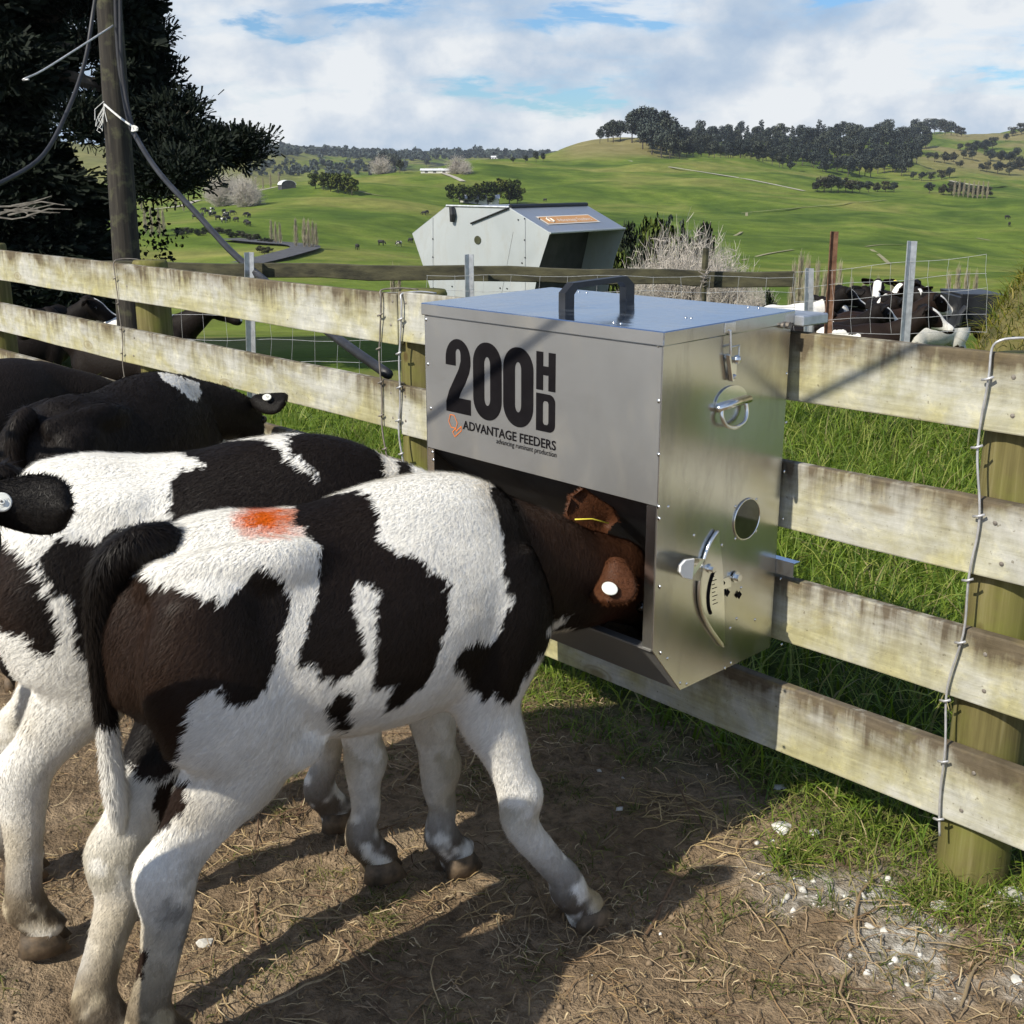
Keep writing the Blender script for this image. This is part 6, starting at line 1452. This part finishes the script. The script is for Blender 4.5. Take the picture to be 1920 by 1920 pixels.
calf_at(1545, 562, 12.8, -60, 'patched calf just behind the white bodied calf in the herd', 53, .5, .2, **HG)
calf_at(1708, 532, 13.6, 60, 'black calf at the very back between the tall steel post and its neighbours', 57, .85, **HG)
calf_at(60, 596, 11.0, -70, 'dark calf behind the left fence with a pale muzzle showing through the gap', 31, .95, anchor=WI)
calf_at(300, 590, 11.2, -95, 'calf with a pale face looking right through the left fence gap', 37, .45, anchor=WI)
calf_at(200, 620, 9.6, 80, 'black calf seen in the left fence gap beside the round post', 41, .95, anchor=WI)
r0_, b0_ = standing(0, None)
def drop(o):
    for c in list(o.children): drop(c)
    bpy.data.objects.remove(o)
drop(r0_)
# black tub beyond the wire at the right
M_TUB = noisy('black_tub_plastic', (.012, .013, .016), (.03, .032, .036), 4, .4)
tb = empty('black_trough', at(1835, 612, 10.6)); tag(tb, 'black plastic trough tipped on its side behind the wire at the right', 'trough')
def pt2(x, y, D=10.6): return at(x, y, D)
prof = [pt2(1800, 556), pt2(1884, 556), pt2(1862, 585), pt2(1845, 612), pt2(1788, 616), pt2(1800, 584)]
MB().prism(prof, FH * .5).build('shell', M_TUB, tb, bevel=.01)
MB().prism([pt2(1803, 551), pt2(1890, 553), pt2(1888, 559), pt2(1804, 558)], FH * .56 - UPV * 0).build('rim', M_TUB, tb, bevel=.006)
m = MB(); m.tube([pt2(1812, 575, 10.55), pt2(1800, 590, 10.55), pt2(1796, 610, 10.55)], .03, 8); m.build('rib', M_TUB, tb)

# unseen stay cable and pole, added to cast the shadow across the silver feeder
s1, s2 = on_y(1038, 612, FY), on_y(815, 775, FY); sv = np.array(sun_v); q1, q2 = s1 + sv * 1.7, s2 + sv * 1.7; d = (q2 - q1) / np.linalg.norm(q2 - q1)
lo_ = q1 + d * ((q1[2] + .02) / -d[2]); hi_ = q1 - d * 6.0
post2 = empty('utility_pole', (hi_[0], hi_[1], 0)); tag(post2, 'unseen second timber pole to the right of the camera, added to hold the shadow casting stay', 'pole')
MB().tube([(hi_[0], hi_[1], z) for z in np.linspace(-.4, hi_[2] + .6, 8)], .12, 14).build('shaft', M_POLE, post2, smooth=True)
tag(MB().tube([lo_ + (hi_ - lo_) * t for t in np.linspace(0, 1, 12)], .010, 8).build('cable', M_CABLE, None, smooth=True), 'unseen overhead stay cable added to cast the thin shadow slanting across the silver feeder', 'cable')
# ------------------------------------------------------------------ grass, straw, stones
def grass_mat():
    m, nt, b = new_mat('grass_blade', .55, spec=.3); t = nt.add('ShaderNodeVertexColor', layer_name='tint').outputs['Color']; nt.l.new(t, b.inputs['Base Color'])
    tr = nt.add('ShaderNodeBsdfTranslucent'); nt.l.new(nt.mix(1.0, t, (1.2, 1.3, .6), 'MULTIPLY'), tr.inputs[0]); mx = nt.add('ShaderNodeMixShader', ins={0: .3}); nt.l.new(b.outputs[0], mx.inputs[1]); nt.l.new(tr.outputs[0], mx.inputs[2])
    nt.l.new(mx.outputs[0], m.node_tree.nodes['Material Output'].inputs[0]); return m
M_GRASS = grass_mat()
def m_straw():
    m, nt, b = new_mat('dry_straw', .75, spec=.2); t = nt.add('ShaderNodeVertexColor', layer_name='tint').outputs['Color']; nt.l.new(t, b.inputs['Base Color']); return m
M_STRAW = m_straw()
def blades(name, P, length, width, lean, cols, seed, parent=None, curl=.5, mat=None, lie=0.0):
    """curved blades of three segments at the roots P"""
    g = np.random.default_rng(seed); n = len(P); a = g.random(n) * 2 * math.pi; h = np.stack([np.cos(a), np.sin(a), np.zeros(n)], 1); L = length * (0.45 + .9 * g.random(n)); ln = lean * (0.3 + 1.2 * g.random(n))
    up = np.array([0, 0, 1.0]); s = np.stack([-h[:, 1], h[:, 0], np.zeros(n)], 1); s = s + g.normal(0, .35, (n, 3)); s /= np.linalg.norm(s, axis=1)[:, None]; W = width * (.6 + .8 * g.random(n)); rows = []; p = P.copy(); dirn = up[None] * (1 - lie) + h * (ln[:, None])
    dirn /= np.linalg.norm(dirn, axis=1)[:, None]; rows.append((p, W))
    for k in range(3):
        p = p + dirn * (L / 3)[:, None]; rows.append((p, W * (1 - (k + 1) / 3.0) + W * .06)); dirn = dirn + (h * curl * ln[:, None] - up * (.22 + .25 * ln)[:, None]); dirn /= np.linalg.norm(dirn, axis=1)[:, None]
    V = np.stack([q for p_, w_ in rows for q in (p_ - s * (w_ / 2)[:, None], p_ + s * (w_ / 2)[:, None])], 1).reshape(-1, 3)
    b0 = (np.arange(n) * 8)[:, None]; f = np.concatenate([b0 + np.array([[2 * k, 2 * k + 1, 2 * k + 3, 2 * k + 2]]) for k in range(3)], 0).astype(np.int32)
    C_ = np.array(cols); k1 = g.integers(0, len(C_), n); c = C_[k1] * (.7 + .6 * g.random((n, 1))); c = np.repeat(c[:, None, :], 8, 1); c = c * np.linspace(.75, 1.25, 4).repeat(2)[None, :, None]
    return tag(link(name, mesh_np(name, V, f, mat or M_GRASS, False, c.reshape(-1, 3))), kind='stuff')
GREENS = [(.095, .155, .014), (.145, .215, .020), (.185, .250, .035), (.10, .170, .020), (.25, .28, .06)]
DRYG = [(.26, .23, .10), (.20, .20, .06), (.30, .25, .12)]
g7 = np.random.default_rng(99)
def scatter(n, x0, x1, y0, y1, keep=None):
    P = np.stack([g7.uniform(x0, x1, n), g7.uniform(y0, y1, n), np.zeros(n)], 1)
    if keep is not None: P = P[g7.random(len(P)) < keep(P)]
    return P
def near_ground(P):
    D = P @ FH; z = np.where(D > 4.0, near_z(np.maximum(D, .5)), 0.0); P[:, 2] = np.where(P[:, 1] < 3.6, yard_z(P) * (P[:, 1] < 3.4), z - .01); return P
# lush grass behind the board fence
P = scatter(64000, -6.2, .6, 2.42, 8.2, lambda P: np.clip(.25 + 1.1 * vnoise(P, 1.6, 7, 3), 0, 1) * ((P @ FH) < 9.5)); P = near_ground(P)
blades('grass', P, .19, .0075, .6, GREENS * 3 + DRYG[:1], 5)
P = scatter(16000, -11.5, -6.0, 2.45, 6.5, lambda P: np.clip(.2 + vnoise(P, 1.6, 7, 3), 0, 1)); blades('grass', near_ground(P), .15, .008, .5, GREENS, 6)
# tufts along the foot of the fence and in the yard
def tuft_field(centres, n, length, cols, seed, sx=.07, width=.0042, lean=.9):
    C_ = np.array(centres, float); k = g7.integers(0, len(C_), n); P = np.zeros((n, 3)); P[:, :2] = C_[k, :2] + g7.normal(0, 1, (n, 2)) * (C_[k, 2:3] if C_.shape[1] > 2 else sx); P[:, 2] = yard_z(P) - .004
    return blades('grass', P, length, width, lean, cols, seed)
edge = []
for x in np.arange(-4.6, .2, .045):
    for _ in range(2): edge.append((x + g7.normal(0, .03), 2.30 - abs(g7.normal(0, .07)) + .03, .035 + .03 * g7.random()))
edge = [e for e in edge if vnoise(np.array([[e[0], e[1], 0]]), 3.2, 9, 2)[0] > .53]
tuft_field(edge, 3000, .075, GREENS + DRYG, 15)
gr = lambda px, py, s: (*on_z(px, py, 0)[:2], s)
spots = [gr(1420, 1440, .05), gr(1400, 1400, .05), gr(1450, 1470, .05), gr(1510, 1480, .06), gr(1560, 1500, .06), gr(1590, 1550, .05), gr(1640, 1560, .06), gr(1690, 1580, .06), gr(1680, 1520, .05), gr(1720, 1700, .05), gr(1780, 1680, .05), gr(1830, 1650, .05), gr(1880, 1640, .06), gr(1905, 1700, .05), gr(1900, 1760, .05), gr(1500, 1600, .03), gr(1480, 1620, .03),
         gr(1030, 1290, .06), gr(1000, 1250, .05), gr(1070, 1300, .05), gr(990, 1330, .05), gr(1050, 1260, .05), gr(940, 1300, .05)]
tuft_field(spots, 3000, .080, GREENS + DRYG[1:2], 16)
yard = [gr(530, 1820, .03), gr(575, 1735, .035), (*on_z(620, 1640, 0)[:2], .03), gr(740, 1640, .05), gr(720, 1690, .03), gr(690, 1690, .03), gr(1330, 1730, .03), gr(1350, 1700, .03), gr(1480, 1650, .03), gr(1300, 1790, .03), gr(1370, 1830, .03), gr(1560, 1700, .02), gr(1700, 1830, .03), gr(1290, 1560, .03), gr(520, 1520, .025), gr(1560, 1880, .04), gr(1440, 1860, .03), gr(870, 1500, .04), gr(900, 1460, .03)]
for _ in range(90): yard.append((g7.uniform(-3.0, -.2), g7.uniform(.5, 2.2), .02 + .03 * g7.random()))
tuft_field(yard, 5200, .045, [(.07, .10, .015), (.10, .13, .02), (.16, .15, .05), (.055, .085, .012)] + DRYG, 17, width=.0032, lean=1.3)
# straw and dead stalks lying on the soil
def lying(n, Lr, Wr, cols, seed, dens=None, box=(-3.6, .2, .3, 2.45)):
    g = np.random.default_rng(seed); P = np.stack([g.uniform(box[0], box[1], n), g.uniform(box[2], box[3], n), np.zeros(n)], 1)
    if dens is not None: P = P[g.random(n) < dens(P)]
    n = len(P); a = g.random(n) * 2 * math.pi; L = Lr[0] + (Lr[1] - Lr[0]) * g.random(n) ** 2; W = Wr[0] + (Wr[1] - Wr[0]) * g.random(n); V = []; k = 5; cur = g.normal(0, .5, n); pts = [P.copy()]; ang = a.copy()
    for i in range(k): q = pts[-1].copy(); q[:, 0] += np.cos(ang) * L / k; q[:, 1] += np.sin(ang) * L / k; ang = ang + cur * .5 + g.normal(0, .14, n); pts.append(q)
    lift = g.random(n) ** 3 * .018; tilt = g.normal(0, .004, (n, k + 1)); rows = []
    for i, q in enumerate(pts):
        q[:, 2] = yard_z(q) + .002 + lift * math.sin(math.pi * i / k) + np.abs(tilt[:, i]); t = np.stack([-np.sin(ang), np.cos(ang), np.zeros(n)], 1); w_ = (W * (1 if 0 < i < k else .55) / 2)[:, None]
        rows += [q - t * w_, q + np.array([0, 0, 1]) * w_ * 1.1, q + t * w_]
    V = np.stack(rows, 1).reshape(-1, 3); m_ = 3 * (k + 1); b0 = (np.arange(n) * m_)[:, None]; f = np.concatenate([b0 + np.array([[3 * i + j, 3 * i + j + 1, 3 * i + j + 4, 3 * i + j + 3]]) for i in range(k) for j in (0, 1)], 0).astype(np.int32)
    C_ = np.array(cols); c = C_[g.integers(0, len(C_), n)] * (.65 + .7 * g.random((n, 1))); c = np.repeat(c, m_, 0)
    return tag(link('straw', mesh_np('straw', V, f, M_STRAW, True, c)), kind='stuff')
SC = [(.36, .27, .15), (.28, .20, .10), (.45, .36, .22), (.20, .13, .07), (.33, .24, .15)]
patchy = lambda P: np.clip(2.6 * (vnoise(P, 2.1, 51, 3) - .32), .06, 1)
lying(13000, (.02, .085), (.0012, .0034), SC, 21, patchy)
lying(1500, (.07, .22), (.0016, .0042), SC + [(.13, .08, .05)], 22, patchy)
lying(90, (.18, .42), (.004, .008), [(.16, .10, .06), (.24, .17, .10), (.30, .23, .14)], 23)
lying(700, (.08, .20), (.002, .004), [(.42, .32, .17), (.34, .25, .12)], 24, lambda P: sstep(.34, .10, np.hypot((P[:, 0] + 1.62) / 1.0, (P[:, 1] - 2.12) / .5)), (-2.2, -1.0, 1.8, 2.4))
# crumbs of soil and dung
def pebbles(name, n, r, mat, seed, dens, box=(-3.4, .2, .4, 2.5), kind='stuff'):
    g = np.random.default_rng(seed); P = np.stack([g.uniform(box[0], box[1], n), g.uniform(box[2], box[3], n), np.zeros(n)], 1); P = P[g.random(n) < dens(P)]; n = len(P); P[:, 2] = yard_z(P)
    base = np.array([(1, 0, 0), (-1, 0, 0), (0, 1, 0), (0, -1, 0), (0, 0, 1), (0, 0, -1)], float); fs = np.array([(0, 2, 4), (2, 1, 4), (1, 3, 4), (3, 0, 4), (2, 0, 5), (1, 2, 5), (3, 1, 5), (0, 3, 5)])
    R_ = r[0] + (r[1] - r[0]) * g.random(n) ** 3; V = P[:, None, :] + base[None] * (R_[:, None] * (.6 + .6 * g.random((n, 6))))[:, :, None] * [1, 1, .7] + g.normal(0, .12, (n, 6, 3)) * R_[:, None, None]
    f = (np.arange(n) * 6)[:, None, None] + fs[None]; return tag(link(name, mesh_np(name, V.reshape(-1, 3), f.reshape(-1, 3).astype(np.int32), mat, False)), kind=kind)
M_CRUMB = noisy('soil_crumb', (.09, .063, .038), (.28, .205, .13), 9, .95); M_CHALK = noisy('white_limestone', (.45, .43, .38), (.78, .77, .73), 20, .9, 0, 60, .5, .004)
pebbles('soil_crumbs', 22000, (.002, .011), M_CRUMB, 31, lambda P: np.clip(.15 + 2 * (vnoise(P, 3, 61, 3) - .35), .05, 1))
pebbles('limestone_chips', 5200, (.002, .014), M_CHALK, 32, lambda P: np.clip(chalk_amount(P) * .55 + .006, 0, 1), (-2.2, .1, 1.2, 2.4))
for i, (px, py, r, lab) in enumerate([(1468, 1552, .022, 'white limestone lump left of the grass tufts at the fence foot'), (1527, 1563, .012, 'small white stone between the straw and the fence tufts'), (1895, 1680, .032, 'broad white stone at the right edge below the fence'), (1765, 1700, .022, 'flat white stone just below the wide grass tuft by the post'), (1858, 1700, .016, 'white stone in front of the fence post at lower right'), (1462, 1475, .016, 'white stone tucked under the lowest board near the shadow'), (1905, 1838, .012, 'lone small white stone near the lower right corner'), (1630, 1735, .010, 'tiny white stone lying alone on the bare soil'), (385, 1768, .014, 'pale stone on the soil beside the near hind leg')]):
    g = np.random.default_rng(i + 400); p = on_z(px, py, 0.0); p[2] = yard_z(p[None])[0]; bm = bmesh.new(); bmesh.ops.create_icosphere(bm, subdivisions=2, radius=r)
    for v in bm.verts: v.co *= 1 + .45 * (mnoise.noise(v.co * (1.2 / r) + Vector((i * 3.1, 0, 0)))); v.co.z *= .62; v.co.x *= 1.25
    me = bpy.data.meshes.new('limestone'); bm.to_mesh(me); bm.free(); me.materials.append(M_CHALK); o = link('limestone', me, None, None, p); o.rotation_euler = (0, 0, i * 1.3); tag(o, lab, 'stone', 'loose white stones')
# weedy yellow bank at the right edge
M_BANK = noisy('dry_bank', (.08, .075, .02), (.20, .17, .06), 3, .95)
bx = ground_at(2185, 8.6); bx[2] = -.22; m = MB(); ns, nr_ = 26, 9
vs = []; fs = []
for i in range(nr_):
    t = i / (nr_ - 1)
    for j in range(ns):
        a = 2 * math.pi * j / ns; rr = 1.05 * math.cos(t * 1.5) ; vs.append((bx[0] + rr * math.cos(a) * 1.25 * (1 + .08 * math.sin(3 * a)), bx[1] + rr * math.sin(a) * (1 + .1 * math.sin(2 * a + 1)), bx[2] - .1 + 1.62 * math.sin(t * 1.5)))
for i in range(nr_ - 1):
    for j in range(ns): fs.append((i * ns + j, i * ns + (j + 1) % ns, (i + 1) * ns + (j + 1) % ns, (i + 1) * ns + j))
fs.append(tuple(range((nr_ - 1) * ns, nr_ * ns))); m.raw(vs, fs); bank = m.build('bank', M_BANK, None, smooth=True); tag(bank, kind='structure')
g = np.random.default_rng(8); n = 9000; t = g.random(n) ** .8; a = g.random(n) * 6.283; rr = 1.05 * np.cos(t * 1.5)
P = np.stack([bx[0] + rr * np.cos(a) * 1.25 * (1 + .08 * np.sin(3 * a)), bx[1] + rr * np.sin(a) * (1 + .1 * np.sin(2 * a + 1)), bx[2] - .1 + 1.62 * np.sin(t * 1.5)], 1)
blades('bank_grass', P, .20, .009, 1.0, [(.24, .21, .03), (.18, .18, .025), (.12, .15, .02), (.30, .25, .08), (.09, .13, .015)], 41)
# ------------------------------------------------------------------ air: thin haze over the valley
hm = bpy.data.materials.new('haze'); hm.use_nodes = True; hn = hm.node_tree
for n_ in list(hn.nodes):
    if n_.type != 'OUTPUT_MATERIAL': hn.nodes.remove(n_)
pv = hn.nodes.new('ShaderNodeVolumePrincipled'); pv.inputs['Color'].default_value = (.80, .88, 1.0, 1); pv.inputs['Density'].default_value = 0.00009; pv.inputs['Anisotropy'].default_value = 0.2
hn.links.new(pv.outputs[0], [n_ for n_ in hn.nodes if n_.type == 'OUTPUT_MATERIAL'][0].inputs['Volume'])
tv = verts_of(bpy.data.objects['ground'].data); x0, y0, z0 = tv.min(0); x1, y1, z1 = tv.max(0)
hz = link('haze', MB().box((x0 - 20, y0 - 20, z0 - 1), (x1 + 20, y1 + 20, z1 + 45)).mesh('haze', hm)); tag(hz, kind='stuff')
